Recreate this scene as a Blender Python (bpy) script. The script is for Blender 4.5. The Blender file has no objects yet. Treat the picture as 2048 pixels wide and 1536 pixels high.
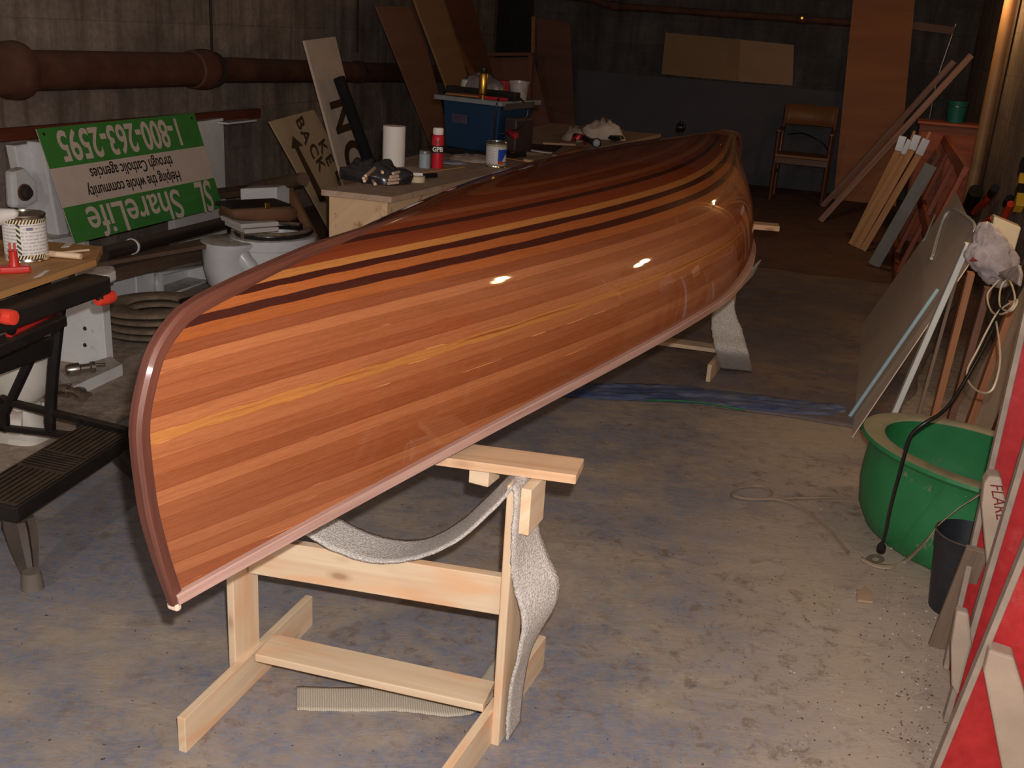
import bpy, bmesh, math, random
import numpy as np
from mathutils import Vector, Matrix, noise as mnoise
random.seed(7)
SC = bpy.context.scene
COL = SC.collection
V = Vector
# ---------------------------------------------------------------- camera
F = 2050.0; CH = 1.47; PITCH = math.radians(19.3); ROLL = math.radians(3.7)
CAM = V((0, 0, CH))
fwd = V((0, math.cos(PITCH), -math.sin(PITCH)))
r0 = V((1, 0, 0)); u0 = V((0, math.sin(PITCH), math.cos(PITCH)))
cr = r0*math.cos(ROLL)+u0*math.sin(ROLL); cu = -r0*math.sin(ROLL)+u0*math.cos(ROLL)
cam = bpy.data.cameras.new('camera'); cam.sensor_width = 36; cam.lens = 36*F/2048; cam.clip_start = .02
camo = bpy.data.objects.new('camera', cam); COL.objects.link(camo)
camo.matrix_world = Matrix(((cr.x, cu.x, -fwd.x, 0), (cr.y, cu.y, -fwd.y, 0), (cr.z, cu.z, -fwd.z, CH), (0, 0, 0, 1)))
SC.camera = camo
# ---------------------------------------------------------------- light
SC.view_settings.view_transform = 'Standard'; SC.view_settings.look = 'None'
SC.view_settings.exposure = 0.0; SC.view_settings.gamma = 1.0
try: SC.view_settings.use_curve_mapping = False
except Exception: pass
w = bpy.data.worlds.new('world'); SC.world = w; w.use_nodes = True
w.node_tree.nodes['Background'].inputs[0].default_value = (.02, .012, .008, 1)
w.node_tree.nodes['Background'].inputs[1].default_value = 0.3
def lamp(name, kind, loc, power, color, size):
    l = bpy.data.lights.new(name, kind); l.energy = power; l.color = color; l.shadow_soft_size = size
    o = bpy.data.objects.new(name, l); COL.objects.link(o); o.location = loc; return o
FLASH = lamp('camera_flash', 'POINT', CAM+cu*.065+cr*.03, 185, (1.0, .945, .91), .012)   # the built-in flash above the lens
# ---------------------------------------------------------------- room frame: A = along the room, B = across it
PHI = math.radians(18)
A = V((math.sin(PHI), math.cos(PHI), 0)); B = V((math.cos(PHI), -math.sin(PHI), 0)); Z = V((0, 0, 1))
def R(a, b, z=0.0): return A*a+B*b+Z*z
def ab(p): return (p.dot(A), p.dot(B), p.z)
def ray(x, y): return fwd+cr*((x-1024)/F)-cu*((y-768)/F)
def on(x, y, n, c):
    d = ray(x, y); return CAM+d*((c-CAM.dot(n))/d.dot(n))
def atz(x, y, z=0.0): return on(x, y, Z, z)
def ata(x, y, a): return on(x, y, A, a)
def atb(x, y, b): return on(x, y, B, b)
def proj(p):
    d = p-CAM; k = d.dot(fwd); return 1024+F*d.dot(cr)/k, 768-F*d.dot(cu)/k
# ---------------------------------------------------------------- object helpers
WL = {}
def link(o, parent, loc):
    COL.objects.link(o); WL[o.name] = V(loc)
    if parent is not None:
        o.parent = parent; o.location = V(loc)-WL[parent.name]
    else: o.location = loc
    return o
def tag(o, label=None, cat=None, group=None, kind=None):
    if label: o['label'] = label
    if cat: o['category'] = cat
    if group: o['group'] = group
    if kind: o['kind'] = kind
    return o
def root(name, loc, label, cat, group=None):
    o = bpy.data.objects.new(name, None); o.empty_display_size = .05
    link(o, None, loc); return tag(o, label, cat, group)
def obj(name, bm, mat, parent=None, label=None, cat=None, group=None, kind=None, smooth=None, bevel=0, solid=0, sub=0):
    me = bpy.data.meshes.new(name)
    if len(bm.verts):
        xs = [v.co.copy() for v in bm.verts]
        lo = V((min(p.x for p in xs), min(p.y for p in xs), min(p.z for p in xs)))
        hi = V((max(p.x for p in xs), max(p.y for p in xs), max(p.z for p in xs)))
        c = V(((lo.x+hi.x)/2, (lo.y+hi.y)/2, lo.z))
    else: c = V((0, 0, 0))
    bmesh.ops.translate(bm, verts=bm.verts, vec=-c)
    bmesh.ops.recalc_face_normals(bm, faces=bm.faces)
    bm.to_mesh(me); bm.free()
    for m in (mat if isinstance(mat, (list, tuple)) else [mat]): me.materials.append(m)
    o = bpy.data.objects.new(name, me); link(o, parent, c); tag(o, label, cat, group, kind)
    if bevel:
        md = o.modifiers.new('bevel', 'BEVEL'); md.width = bevel; md.segments = 2; md.limit_method = 'ANGLE'
    if solid:
        md = o.modifiers.new('solid', 'SOLIDIFY'); md.thickness = solid; md.offset = -1
    if sub:
        md = o.modifiers.new('sub', 'SUBSURF'); md.levels = sub; md.render_levels = sub
    if smooth is not None:
        for p in me.polygons: p.use_smooth = True
        if smooth < 180:
            try: me.set_sharp_from_angle(angle=math.radians(smooth))
            except Exception: pass
    return o
def new():
    bm = bmesh.new(); bm.loops.layers.uv.new('UVMap'); return bm
def copytree(o, delta, parent=None, **kw):
    c = o.copy(); COL.objects.link(c)
    WL[c.name] = WL[o.name]+delta
    if parent is None: c.location = o.location+delta
    else: c.parent = parent
    for ch in list(o.children): copytree(ch, delta, c)
    for k, v in kw.items(): c[k] = v
    return c
def beam(bm, p0, p1, w, h, up=Z, off=None, mi=0):
    """a straight board from p0 to p1 (centre line), w across, h along up"""
    p0 = V(p0); p1 = V(p1); x = (p1-p0); L = x.length; x.normalize()
    y = V(up).cross(x); y.normalize(); z = x.cross(y)
    uv = bm.loops.layers.uv.verify()
    vs = [bm.verts.new(p0+x*(i*L)+y*((j-.5)*w)+z*((k-.5)*h)) for i in (0, 1) for j in (0, 1) for k in (0, 1)]
    idx = [(0, 1, 3, 2), (4, 6, 7, 5), (0, 4, 5, 1), (2, 3, 7, 6), (0, 2, 6, 4), (1, 5, 7, 3)]
    ou, ov = random.random()*9, random.random()*9
    for fi, f in enumerate(idx):
        fc = bm.faces.new([vs[i] for i in f]); fc.material_index = mi
        for lp in fc.loops:
            d = lp.vert.co-p0
            u, vv, ww = d.dot(x), d.dot(y), d.dot(z)
            if fi < 2: lp[uv].uv = (vv*.2+ou, ww+ov+vv)
            elif fi < 4: lp[uv].uv = (u+ou, ww+ov+.5)
            else: lp[uv].uv = (u+ou, vv+ov)
    return vs
def box(bm, c, sx, sy, sz, yaw=0.0, mi=0, x=None):
    """box standing on c (centre of its base)"""
    ax = V((math.cos(yaw), math.sin(yaw), 0)) if x is None else V(x)
    c = V(c); return beam(bm, c-ax*sx/2+Z*sz/2, c+ax*sx/2+Z*sz/2, sy, sz, Z, mi=mi)
def prism(bm, pts, n, t, mi=0):
    """polygon pts (in order, planar) thickened by t against n"""
    n = V(n).normalized(); pts = [V(p) for p in pts]; k = len(pts)
    uv = bm.loops.layers.uv.verify(); e = (pts[1]-pts[0]).normalized(); g = n.cross(e)
    a = [bm.verts.new(p) for p in pts]; b = [bm.verts.new(p-n*t) for p in pts]
    fs = [bm.faces.new(a), bm.faces.new(b[::-1])]
    for i in range(k): fs.append(bm.faces.new([a[i], a[(i+1) % k], b[(i+1) % k], b[i]]))
    for f in fs:
        f.material_index = mi
        for lp in f.loops:
            d = lp.vert.co-pts[0]; lp[uv].uv = (d.dot(e), d.dot(g)+d.dot(n))
    return a
def tube(bm, pts, r, n=12, cap=True, mi=0, flat=None):
    pts = [V(p) for p in pts]; rs = r if isinstance(r, (list, tuple)) else [r]*len(pts)
    uv = bm.loops.layers.uv.verify(); rings = []; prev = None; L = 0; ls = []
    for i, p in enumerate(pts):
        t = (pts[min(i+1, len(pts)-1)]-pts[max(i-1, 0)]).normalized()
        if prev is None:
            s = t.cross(Z) if abs(t.z) < .9 else t.cross(V((1, 0, 0)))
        else: s = prev-t*prev.dot(t)
        s.normalize(); prev = s; q = t.cross(s)
        if i: L += (p-pts[i-1]).length
        ls.append(L)
        rings.append([bm.verts.new(p+(s*math.cos(2*math.pi*k/n)+q*math.sin(2*math.pi*k/n))*rs[i]) for k in range(n)])
    for i in range(len(rings)-1):
        for k in range(n):
            f = bm.faces.new([rings[i][k], rings[i][(k+1) % n], rings[i+1][(k+1) % n], rings[i+1][k]]); f.material_index = mi
            for lp, u, v in zip(f.loops, (ls[i], ls[i], ls[i+1], ls[i+1]), (k, k+1, k+1, k)): lp[uv].uv = (u, v/n)
    if cap:
        for rg in (rings[0][::-1], rings[-1]):
            f = bm.faces.new(rg); f.material_index = mi
            for lp in f.loops: lp[uv].uv = (lp.vert.co.x, lp.vert.co.y)
    return rings
def curve(pts, n=6):
    """Catmull-Rom through pts"""
    pts = [V(p) for p in pts]; P = [pts[0]*2-pts[1]]+pts+[pts[-1]*2-pts[-2]]; out = []
    for i in range(1, len(P)-2):
        a, b, c, d = P[i-1:i+3]
        for k in range(n):
            t = k/n
            out.append(.5*((2*b)+(c-a)*t+(2*a-5*b+4*c-d)*t*t+(3*b-a-3*c+d)*t**3))
    return out+[pts[-1]]
def lathe(bm, prof, c, n=32, axis=Z, sx=1.0, sy=1.0, xd=None, mi=0):
    axis = V(axis).normalized(); c = V(c)
    s = V(xd).normalized() if xd is not None else (axis.orthogonal().normalized()); q = axis.cross(s)
    uv = bm.loops.layers.uv.verify(); rings = []
    for r, h in prof:
        if r < 1e-6: rings.append([bm.verts.new(c+axis*h)])
        else: rings.append([bm.verts.new(c+axis*h+s*(r*sx*math.cos(2*math.pi*k/n))+q*(r*sy*math.sin(2*math.pi*k/n))) for k in range(n)])
    hs = [0]
    for i in range(1, len(prof)): hs.append(hs[-1]+math.hypot(prof[i][0]-prof[i-1][0], prof[i][1]-prof[i-1][1]))
    for i in range(len(rings)-1):
        a, b = rings[i], rings[i+1]
        for k in range(n):
            k2 = (k+1) % n
            if len(a) == 1 and len(b) == 1: continue
            if len(a) == 1: f = bm.faces.new([a[0], b[k2], b[k]]); us = ((k+.5, i), (k+1, i+1), (k, i+1))
            elif len(b) == 1: f = bm.faces.new([a[k], a[k2], b[0]]); us = ((k, i), (k+1, i), (k+.5, i+1))
            else: f = bm.faces.new([a[k], a[k2], b[k2], b[k]]); us = ((k, i), (k+1, i), (k+1, i+1), (k, i+1))
            f.material_index = mi
            for lp, (u, j) in zip(f.loops, us): lp[uv].uv = (u/n, hs[j])
    return rings
def grid(bm, P, mi=0, uvs=None):
    """P[i][j] points -> quads"""
    uv = bm.loops.layers.uv.verify()
    vs = [[bm.verts.new(p) for p in row] for row in P]
    for i in range(len(P)-1):
        for j in range(len(P[0])-1):
            f = bm.faces.new([vs[i][j], vs[i+1][j], vs[i+1][j+1], vs[i][j+1]]); f.material_index = mi
            for lp, (a, b) in zip(f.loops, ((i, j), (i+1, j), (i+1, j+1), (i, j+1))):
                lp[uv].uv = uvs[a][b] if uvs else (a*.05, b*.05)
    return vs
def text(name, s, size, origin, xdir, ydir, mat, parent, sx=1.0, bold=0.0, lift=.0015, align='CENTER', shear=0.0):
    """printed lettering lying on a surface: origin = centre of the line"""
    cu_ = bpy.data.curves.new(name, 'FONT'); cu_.body = s; cu_.size = size; cu_.align_x = align; cu_.align_y = 'CENTER'
    cu_.offset = bold; cu_.extrude = .0004; cu_.shear = shear
    t = bpy.data.objects.new(name+'_tmp', cu_); COL.objects.link(t)
    dg = bpy.context.evaluated_depsgraph_get(); me = bpy.data.meshes.new_from_object(t.evaluated_get(dg))
    bpy.data.objects.remove(t); bpy.data.curves.remove(cu_)
    x = V(xdir).normalized(); y = V(ydir).normalized(); n = x.cross(y)
    bm = bmesh.new(); bm.from_mesh(me); bpy.data.meshes.remove(me)
    for v in bm.verts: v.co = V(origin)+x*v.co.x*sx+y*v.co.y+n*(v.co.z+lift)
    return obj(name, bm, mat, parent)
# ---------------------------------------------------------------- materials
def L(c):
    """0-255 sRGB -> linear"""
    o = []
    for x in c:
        x /= 255; o.append(x/12.92 if x <= .04045 else ((x+.055)/1.055)**2.4)
    return (*o, 1)
class NT:
    def __init__(s, name):
        s.m = bpy.data.materials.new(name); s.m.use_nodes = True; s.t = s.m.node_tree; s.p = s.t.nodes['Principled BSDF']
    def n(s, typ, **kw):
        nd = s.t.nodes.new(typ)
        for k, v in kw.items():
            if k.startswith('_'): nd.inputs[k[1:].replace('_', ' ')].default_value = v
            else: setattr(nd, k, v)
        return nd
    def l(s, a, b): s.t.links.new(a, b)
    def coord(s, kind='Object', scale=(1, 1, 1), rot=(0, 0, 0), loc=(0, 0, 0)):
        c = s.n('ShaderNodeTexCoord'); m = s.n('ShaderNodeMapping'); m.inputs['Scale'].default_value = scale; m.inputs['Rotation'].default_value = rot; m.inputs['Location'].default_value = loc
        s.l(c.outputs[kind], m.inputs[0]); return m.outputs[0]
    def noise(s, vec, scale, detail=4, rough=.55, dist=0.0):
        x = s.n('ShaderNodeTexNoise'); x.inputs['Scale'].default_value = scale; x.inputs['Detail'].default_value = detail
        x.inputs['Roughness'].default_value = rough; x.inputs['Distortion'].default_value = dist; s.l(vec, x.inputs['Vector']); return x.outputs['Fac']
    def ramp(s, fac, stops, interp='LINEAR'):
        x = s.n('ShaderNodeValToRGB'); x.color_ramp.interpolation = interp; e = x.color_ramp.elements
        while len(e) > 1: e.remove(e[-1])
        for i, (p, c) in enumerate(stops):
            if isinstance(c, (int, float)): c = (c, c, c, 1)
            if i == 0: e[0].position = p; e[0].color = c
            else: q = e.new(p); q.color = c
        s.l(fac, x.inputs[0]); return x.outputs[0]
    def mix(s, fac, a, b, mode='MIX'):
        x = s.n('ShaderNodeMix', data_type='RGBA', blend_type=mode)
        for sock, v in ((x.inputs[0], fac), (x.inputs[6], a), (x.inputs[7], b)):
            if hasattr(v, 'links'): s.l(v, sock)
            else: sock.default_value = v
        return x.outputs[2]
    def math(s, op, a, b=0.0):
        x = s.n('ShaderNodeMath', operation=op)
        for sock, v in zip(x.inputs, (a, b)):
            if hasattr(v, 'links'): s.l(v, sock)
            else: sock.default_value = v
        return x.outputs[0]
    def out(s, col, rough=.6, bump=None, bs=.2, bd=.002, metal=0, coat=0, spec=.5):
        if hasattr(col, 'links'): s.l(col, s.p.inputs['Base Color'])
        else: s.p.inputs['Base Color'].default_value = col
        if hasattr(rough, 'links'): s.l(rough, s.p.inputs['Roughness'])
        else: s.p.inputs['Roughness'].default_value = rough
        s.p.inputs['Metallic'].default_value = metal; s.p.inputs['Coat Weight'].default_value = coat
        s.p.inputs['Coat Roughness'].default_value = .08; s.p.inputs['Specular IOR Level'].default_value = spec
        if bump is not None:
            b = s.n('ShaderNodeBump'); b.inputs['Strength'].default_value = bs; b.inputs['Distance'].default_value = bd
            s.l(bump, b.inputs['Height']); s.l(b.outputs[0], s.p.inputs['Normal'])
        return s.m
def plain(name, c, rough=.5, var=.15, scale=8, metal=0, coat=0, dust=0.0, dc=(150, 130, 110), bump=0, spec=.5):
    """one paint or plastic with slight mottling; dust = amount of settled dirt on the upward faces"""
    t = NT(name); v = t.coord('Object'); nz = t.noise(v, scale)
    c1 = L(c); dk = tuple(x*(1-var) for x in c1[:3])+(1,); lt = tuple(min(1, x*(1+var)) for x in c1[:3])+(1,)
    col = t.ramp(nz, [(.3, dk), (.7, lt)])
    if dust:
        g = t.n('ShaderNodeNewGeometry'); sp = t.n('ShaderNodeSeparateXYZ'); t.l(g.outputs['Normal'], sp.inputs[0])
        up = t.ramp(sp.outputs['Z'], [(.25, 0.0), (.8, 1.0)]); n2 = t.noise(v, 25, 6, .7)
        m = t.math('MULTIPLY', up, t.ramp(n2, [(.25, .5), (.6, 1.0)])); m = t.math('ADD', m, t.math('MULTIPLY', t.ramp(n2, [(.5, 0.0), (.75, 1.0)]), .18))
        m = t.math('MINIMUM', t.math('MULTIPLY', m, dust), 1.0)
        col = t.mix(m, col, L(dc)); rough = t.math('ADD', t.math('MULTIPLY', m, .9-rough), rough)
    return t.out(col, rough, t.noise(v, scale*6, 5) if bump else None, bump, .003, metal, coat, spec)
def wood(name, c1, c2, rough=.6, gl=1.5, gw=45, knots=0.0, kc=(110, 60, 30), dust=0.0, dc=(140, 118, 98), coat=0, stain=None, tint=None):
    """board with the grain along u of its UV (metres)"""
    t = NT(name); v = t.coord('UV', (gl, gw, 1)); g = t.noise(v, 1.0, 5, .6, .4)
    v2 = t.coord('UV', (gl*2, gw*3, 1)); g2 = t.noise(v2, 1.0, 3)
    f = t.math('ADD', t.math('MULTIPLY', g, .7), t.math('MULTIPLY', g2, .3))
    col = t.ramp(f, [(.32, L(c2)), (.68, L(c1))])
    if tint:
        col = t.mix(t.ramp(t.noise(t.coord('UV', (3, 14, 1)), 1.0, 2), [(.52, 0.0), (.66, .8)]), col, L(tint))
    if knots:
        vo = t.n('ShaderNodeTexVoronoi'); vo.inputs['Scale'].default_value = 1.0
        vv = t.coord('UV', (5.5, 13, 1)); t.l(vv, vo.inputs['Vector'])
        k = t.ramp(vo.outputs['Distance'], [(.06, 1.0), (.13, .35), (.2, 0.0)]); col = t.mix(t.math('MULTIPLY', k, knots), col, L(kc))
    if stain:
        col = t.mix(t.ramp(t.noise(t.coord('Object'), 14, 6, .7), [(.55, 0.0), (.68, .8)]), col, L(stain))
    if dust:
        col = t.mix(t.math('MULTIPLY', t.ramp(t.noise(t.coord('Object'), 9, 6, .65), [(.3, .3), (.65, 1.0)]), dust), col, L(dc))
    return t.out(col, rough, g, .25, .001, 0, coat)
# ---------------------------------------------------------------- the cellar
WLB, WRB, AB, AF, HZ = -4.15, .80, 11.4, -1.6, 2.75
def m_floor():
    t = NT('dusty_concrete'); v = t.coord('Object')
    big = t.noise(v, 1.1, 5, .6); fine = t.noise(v, 26, 8, .75); mid = t.noise(v, 5, 6, .65)
    c = t.ramp(big, [(.3, L((182, 164, 146))), (.7, L((206, 188, 172)))])
    c = t.mix(t.ramp(fine, [(.4, 0.0), (.62, .55)]), c, L((118, 98, 80)))
    c = t.mix(t.ramp(mid, [(.56, 0.0), (.68, .6)]), c, L((96, 82, 70)))
    fl = t.noise(v, 75, 2, .5); c = t.mix(t.ramp(fl, [(.7, 0.0), (.74, .9)]), c, L((225, 215, 200)))
    fl = t.noise(t.coord('Object', loc=(5, 3, 0)), 60, 3, .6); c = t.mix(t.ramp(fl, [(.68, 0.0), (.72, .9)]), c, L((60, 40, 32)))
    # far end: reddish brown boards of dirt
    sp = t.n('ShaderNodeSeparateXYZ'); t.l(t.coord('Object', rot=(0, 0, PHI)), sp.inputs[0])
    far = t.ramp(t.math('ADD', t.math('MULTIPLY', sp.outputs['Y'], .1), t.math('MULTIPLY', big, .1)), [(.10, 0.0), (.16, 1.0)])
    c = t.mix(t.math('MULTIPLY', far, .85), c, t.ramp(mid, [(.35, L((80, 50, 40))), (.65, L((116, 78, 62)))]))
    return t.out(c, .85, fine, .35, .004)
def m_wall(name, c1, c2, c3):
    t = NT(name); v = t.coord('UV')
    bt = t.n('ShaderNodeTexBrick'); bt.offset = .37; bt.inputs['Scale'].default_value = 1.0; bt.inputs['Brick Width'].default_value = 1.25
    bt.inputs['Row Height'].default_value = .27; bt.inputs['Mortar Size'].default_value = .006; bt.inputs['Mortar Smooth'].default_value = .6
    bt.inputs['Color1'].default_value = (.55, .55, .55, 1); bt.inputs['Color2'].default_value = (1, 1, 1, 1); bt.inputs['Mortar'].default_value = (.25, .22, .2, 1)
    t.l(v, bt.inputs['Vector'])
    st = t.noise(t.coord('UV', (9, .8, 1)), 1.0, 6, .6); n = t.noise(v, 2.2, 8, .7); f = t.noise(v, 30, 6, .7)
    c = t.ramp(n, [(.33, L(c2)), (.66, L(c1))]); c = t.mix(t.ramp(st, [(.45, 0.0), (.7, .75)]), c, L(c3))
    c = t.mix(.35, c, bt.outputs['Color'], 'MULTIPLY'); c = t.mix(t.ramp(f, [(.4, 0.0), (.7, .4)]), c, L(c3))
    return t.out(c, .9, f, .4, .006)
M_FLOOR = m_floor()
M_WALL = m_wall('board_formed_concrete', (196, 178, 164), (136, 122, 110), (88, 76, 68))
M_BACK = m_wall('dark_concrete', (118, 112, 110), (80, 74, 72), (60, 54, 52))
M_CEIL = plain('ceiling_concrete', (110, 100, 92), .9)
def wallq(name, a, b, c, d, mat, n):
    bm = new(); uv = bm.loops.layers.uv.verify()
    prism(bm, [a, b, c, d], n, .12); return obj(name, bm, mat, kind='structure')
bm = new(); prism(bm, [R(AF, WLB), R(AF, WRB), R(AB, WRB), R(AB, WLB)], Z, .1); fl = obj('floor', bm, M_FLOOR, kind='structure')
bm = new(); prism(bm, [R(AF, WLB, HZ), R(AF, WRB, HZ), R(AB, WRB, HZ), R(AB, WLB, HZ)], -Z, .1); obj('ceiling', bm, M_CEIL, kind='structure')
wallq('wall_left', R(AF, WLB), R(AB, WLB), R(AB, WLB, HZ), R(AF, WLB, HZ), M_WALL, B)
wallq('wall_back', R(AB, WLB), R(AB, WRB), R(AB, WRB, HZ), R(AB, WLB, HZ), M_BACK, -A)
wallq('wall_right', R(AF, WRB), R(AB, WRB), R(AB, WRB, HZ), R(AF, WRB, HZ), M_WALL, -B)
# ---------------------------------------------------------------- bare bulbs of the cellar, all above the picture; the ceiling one is added fill
M_BULB = NT('glowing_bulb'); M_BULB.p.inputs['Emission Color'].default_value = (1, .72, .42, 1); M_BULB.p.inputs['Emission Strength'].default_value = 30; M_BULB = M_BULB.m
M_SOCK = plain('lamp_socket', (60, 50, 44), .6)
def bulb(p, watts, label, wallside=None, color=(1.0, .78, .55), r=.03):
    """bulb with its socket on a short pipe to the ceiling (or the wall)"""
    t = root('bare_bulb', p, label, 'lamp', 'bare bulbs of the cellar')
    end = V((p.x, p.y, HZ)) if wallside is None else p+wallside
    d = (end-p).normalized(); bm = new(); lathe(bm, [(0, -.03), (.018, -.027), (.03, -.008), (.03, .012), (.018, .04), (.013, .05)], p-d*.0, 16, d); obj('glass_bulb', bm, M_BULB, t, smooth=60).visible_shadow = True
    bm = new(); tube(bm, [p+d*.045, p+d*.09, p+d*.10, end], [.02, .02, .006, .006], 10); obj('socket', bm, M_SOCK, t, smooth=50)
    l = lamp('bulb_light', 'POINT', p-d*.075, watts, color, r); return t
bulb(R(-.9, -2.3, 2.35), 48, 'added fill bulb on the ceiling behind the photographer', None, (1, .92, .84))  # invented fill light, brightens the left wall and the near floor
bulb(R(3.05, .62, 1.72), 5, 'bare bulb bracketed high on the right wall', B*.18, (1, .66, .36))
bulb(R(3.85, .62, 1.30), 4, 'second bare bulb on the right wall', B*.18, (1, .66, .36))
bulb(R(7.9, .60, 1.93), 9, 'bare bulb on the right wall near the far end', B*.14, (1, .56, .22))
# ---------------------------------------------------------------- the cedar strip canoe, keel up
NX, NY, YAW, LEN, BEAM, ZG, RISE, ZK, ROCK, NMID, NEND, FQ, PW = -0.56479, 1.43889, 0.39602, 4.30154, 0.9139, 0.68637, 0.16532, 1.08176, 0.02886, 2.39106, 1.57124, 1.00887, 1.69491
KN = [(0, .05955), (.2, .02747), (.4, .00555), (.6, -.00092), (.8, .03134), (.92, .10427), (1, .44912)]
DEC = 3.124; KS = .957
def stem_off(h):
    xs = [k[0] for k in KN]; ys = [k[1] for k in KN]; n = len(xs); i = min(max(np.searchsorted(xs, h)-1, 0), n-2)
    d = [(ys[j+1]-ys[j])/(xs[j+1]-xs[j]) for j in range(n-1)]
    m = [d[0]]+[(0 if d[j-1]*d[j] <= 0 else 2*d[j-1]*d[j]/(d[j-1]+d[j])) for j in range(1, n-1)]+[d[-1]*1.5]
    H = xs[i+1]-xs[i]; t = (h-xs[i])/H
    return (2*t**3-3*t*t+1)*ys[i]+(t**3-2*t*t+t)*H*m[i]+(-2*t**3+3*t*t)*ys[i+1]+(t**3-t*t)*H*m[i+1]
def hullp(s, h, side):
    m = abs(2*s-1); f = max(0, 1-m**PW)**FQ
    zs = ZG-RISE*m**2.6; kz = ZK-ROCK*m**3; n = NEND+(NMID-NEND)*max(0, 1-m*m)
    th = h*math.pi/2
    yy = max(0, math.cos(th))**(2/n)*f*BEAM/2; z = zs+(kz-zs)*math.sin(th)**(2/n)
    hh = min(max((z-zs)/(kz-zs), 0), 1)
    x = s*LEN+stem_off(hh)*((1-s)**DEC-s**DEC)
    p = V((NX+x*math.sin(YAW)+side*yy*math.cos(YAW), NY+x*math.cos(YAW)-side*yy*math.sin(YAW), z))
    return CAM+(p-CAM)*KS, x, z
MIDZ, MIDA = [], []
_p = None; _a = 0
for i in range(201):
    p, x, z = hullp(.5, i/200, 1)
    if _p is not None: _a += (p-_p).length/KS
    _p = p; MIDZ.append(z); MIDA.append(_a)
EDG_W = [-.50, 0, .0225, .045, .0675, .09, .1125, .138, .1645, .178, .2025, .225, .2475, .270, .291, .316, .343, .361, .391, .408, .432, .455, .476, .492, .5145, .537, .5595, .582, .6045, .627, .6495, .672]
EDG_I = [-22.2]+list(range(0, 31))
def stripv(s, z):
    m = abs(2*s-1); ze = z+.045*m*m*(1-min(max((z-.69)/.31, 0), 1))
    w_ = np.interp(ze, MIDZ, MIDA) if ze > MIDZ[0] else (ze-MIDZ[0])
    return float(np.interp(w_, EDG_W, EDG_I))
def m_hull():
    t = NT('varnished_cedar_strips'); uvn = t.n('ShaderNodeTexCoord'); sp = t.n('ShaderNodeSeparateXYZ'); t.l(uvn.outputs['UV'], sp.inputs[0])
    u, vv = sp.outputs['X'], sp.outputs['Y']
    row = t.math('FLOOR', vv); fr = t.math('FRACT', vv)
    T = {'l': (156, 105, 74), 'm': (145, 93, 64), 'd': (136, 84, 57), 'b': (125, 75, 51), 'y': (172, 124, 74), 'w': (60, 28, 25), 'r': (120, 60, 36), 'o': (152, 93, 54), 'k': (110, 58, 40)}
    seq1 = 'lmldmllmdmldd'[::-1]            # below the widest plank, down to the tips
    #        0 1 2 3 4 5 6 7 8 9 10 11 12 13 14 | 15 ..
    seq2 = 'ddmldmlyldmmlbl'
    st1 = [((i+.02)/30, L(T[c])) for i, c in enumerate(seq1+seq2)]
    seq3 = 'dll'                             # 13 14
    c_low = t.ramp(t.math('DIVIDE', t.math('ADD', row, 13.5), 30.0), st1[:28], 'CONSTANT')
    up = 'dolwowyrrwrorwdrkrdrkr'
    names_up = ['d', 'l', 'o'][:0]
    st2 = [((i+.02)/24, L(T[c])) for i, c in enumerate('d'+'lo'+'w'+'o'+'w'+'y'+'rr'+'w'+'rdrkrdrkrdr')]
    # strips 13..: 13 brown band, 14 .. pale, 15 accent, 16, 17 accent, 18 yellow, 19 20 red, 21 accent, bottom
    order = {13: 'b', 14: 'o', 15: 'w', 16: 'o', 17: 'w', 18: 'y', 19: 'r', 20: 'r', 21: 'w', 22: 'r', 23: 'd', 24: 'k', 25: 'r', 26: 'd', 27: 'r', 28: 'k', 29: 'r', 30: 'd'}
    st2 = [((i-13+.02)/20, L(T[c])) for i, c in sorted(order.items())]
    c_up = t.ramp(t.math('DIVIDE', t.math('SUBTRACT', row, 12.5), 20.0), st2, 'CONSTANT')
    sel = t.math('GREATER_THAN', row, 12.5); c = t.mix(sel, c_low, c_up)
    # every strip its own tone, grain and figure
    cmb = t.n('ShaderNodeCombineXYZ'); t.l(t.math('MULTIPLY', u, .55), cmb.inputs[0]); t.l(t.math('MULTIPLY', row, 7.31), cmb.inputs[1])
    slow = t.noise(cmb.outputs[0], 1.0, 2, .5)
    cmb2 = t.n('ShaderNodeCombineXYZ'); t.l(t.math('MULTIPLY', u, 2.4), cmb2.inputs[0]); t.l(t.math('ADD', t.math('MULTIPLY', row, 3.7), t.math('MULTIPLY', fr, 2.2)), cmb2.inputs[1])
    grain = t.noise(cmb2.outputs[0], 2.2, 7, .62, .6)
    cmb3 = t.n('ShaderNodeCombineXYZ'); t.l(t.math('MULTIPLY', u, 5.0), cmb3.inputs[0]); t.l(vv, cmb3.inputs[1])
    fine = t.noise(cmb3.outputs[0], 9.0, 4, .6)
    c = t.mix(1.0, c, t.ramp(slow, [(.3, (.88, .85, .83, 1)), (.7, (1.10, 1.11, 1.12, 1))]), 'MULTIPLY')
    c = t.mix(1.0, c, t.ramp(grain, [(.32, (.84, .78, .73, 1)), (.52, (1, 1, 1, 1)), (.75, (1.08, 1.08, 1.08, 1))]), 'MULTIPLY')
    c = t.mix(1.0, c, t.ramp(fine, [(.3, (.90, .87, .84, 1)), (.7, (1.08, 1.08, 1.08, 1))]), 'MULTIPLY')
    # dark streaks inside the yellow strip
    isy = t.math('MULTIPLY', t.math('GREATER_THAN', vv, 7.55), t.math('LESS_THAN', vv, 7.75))
    stn = t.noise(cmb.outputs[0], 4.0, 2); c = t.mix(t.math('MULTIPLY', isy, t.ramp(stn, [(.45, 0.0), (.55, .75)])), c, L((110, 52, 20)))
    # glue lines: thin dark seams, here and there pale with filler
    seam = t.math('LESS_THAN', fr, .055)
    c = t.mix(t.math('MULTIPLY', seam, .45), c, L((104, 50, 26)))
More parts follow.
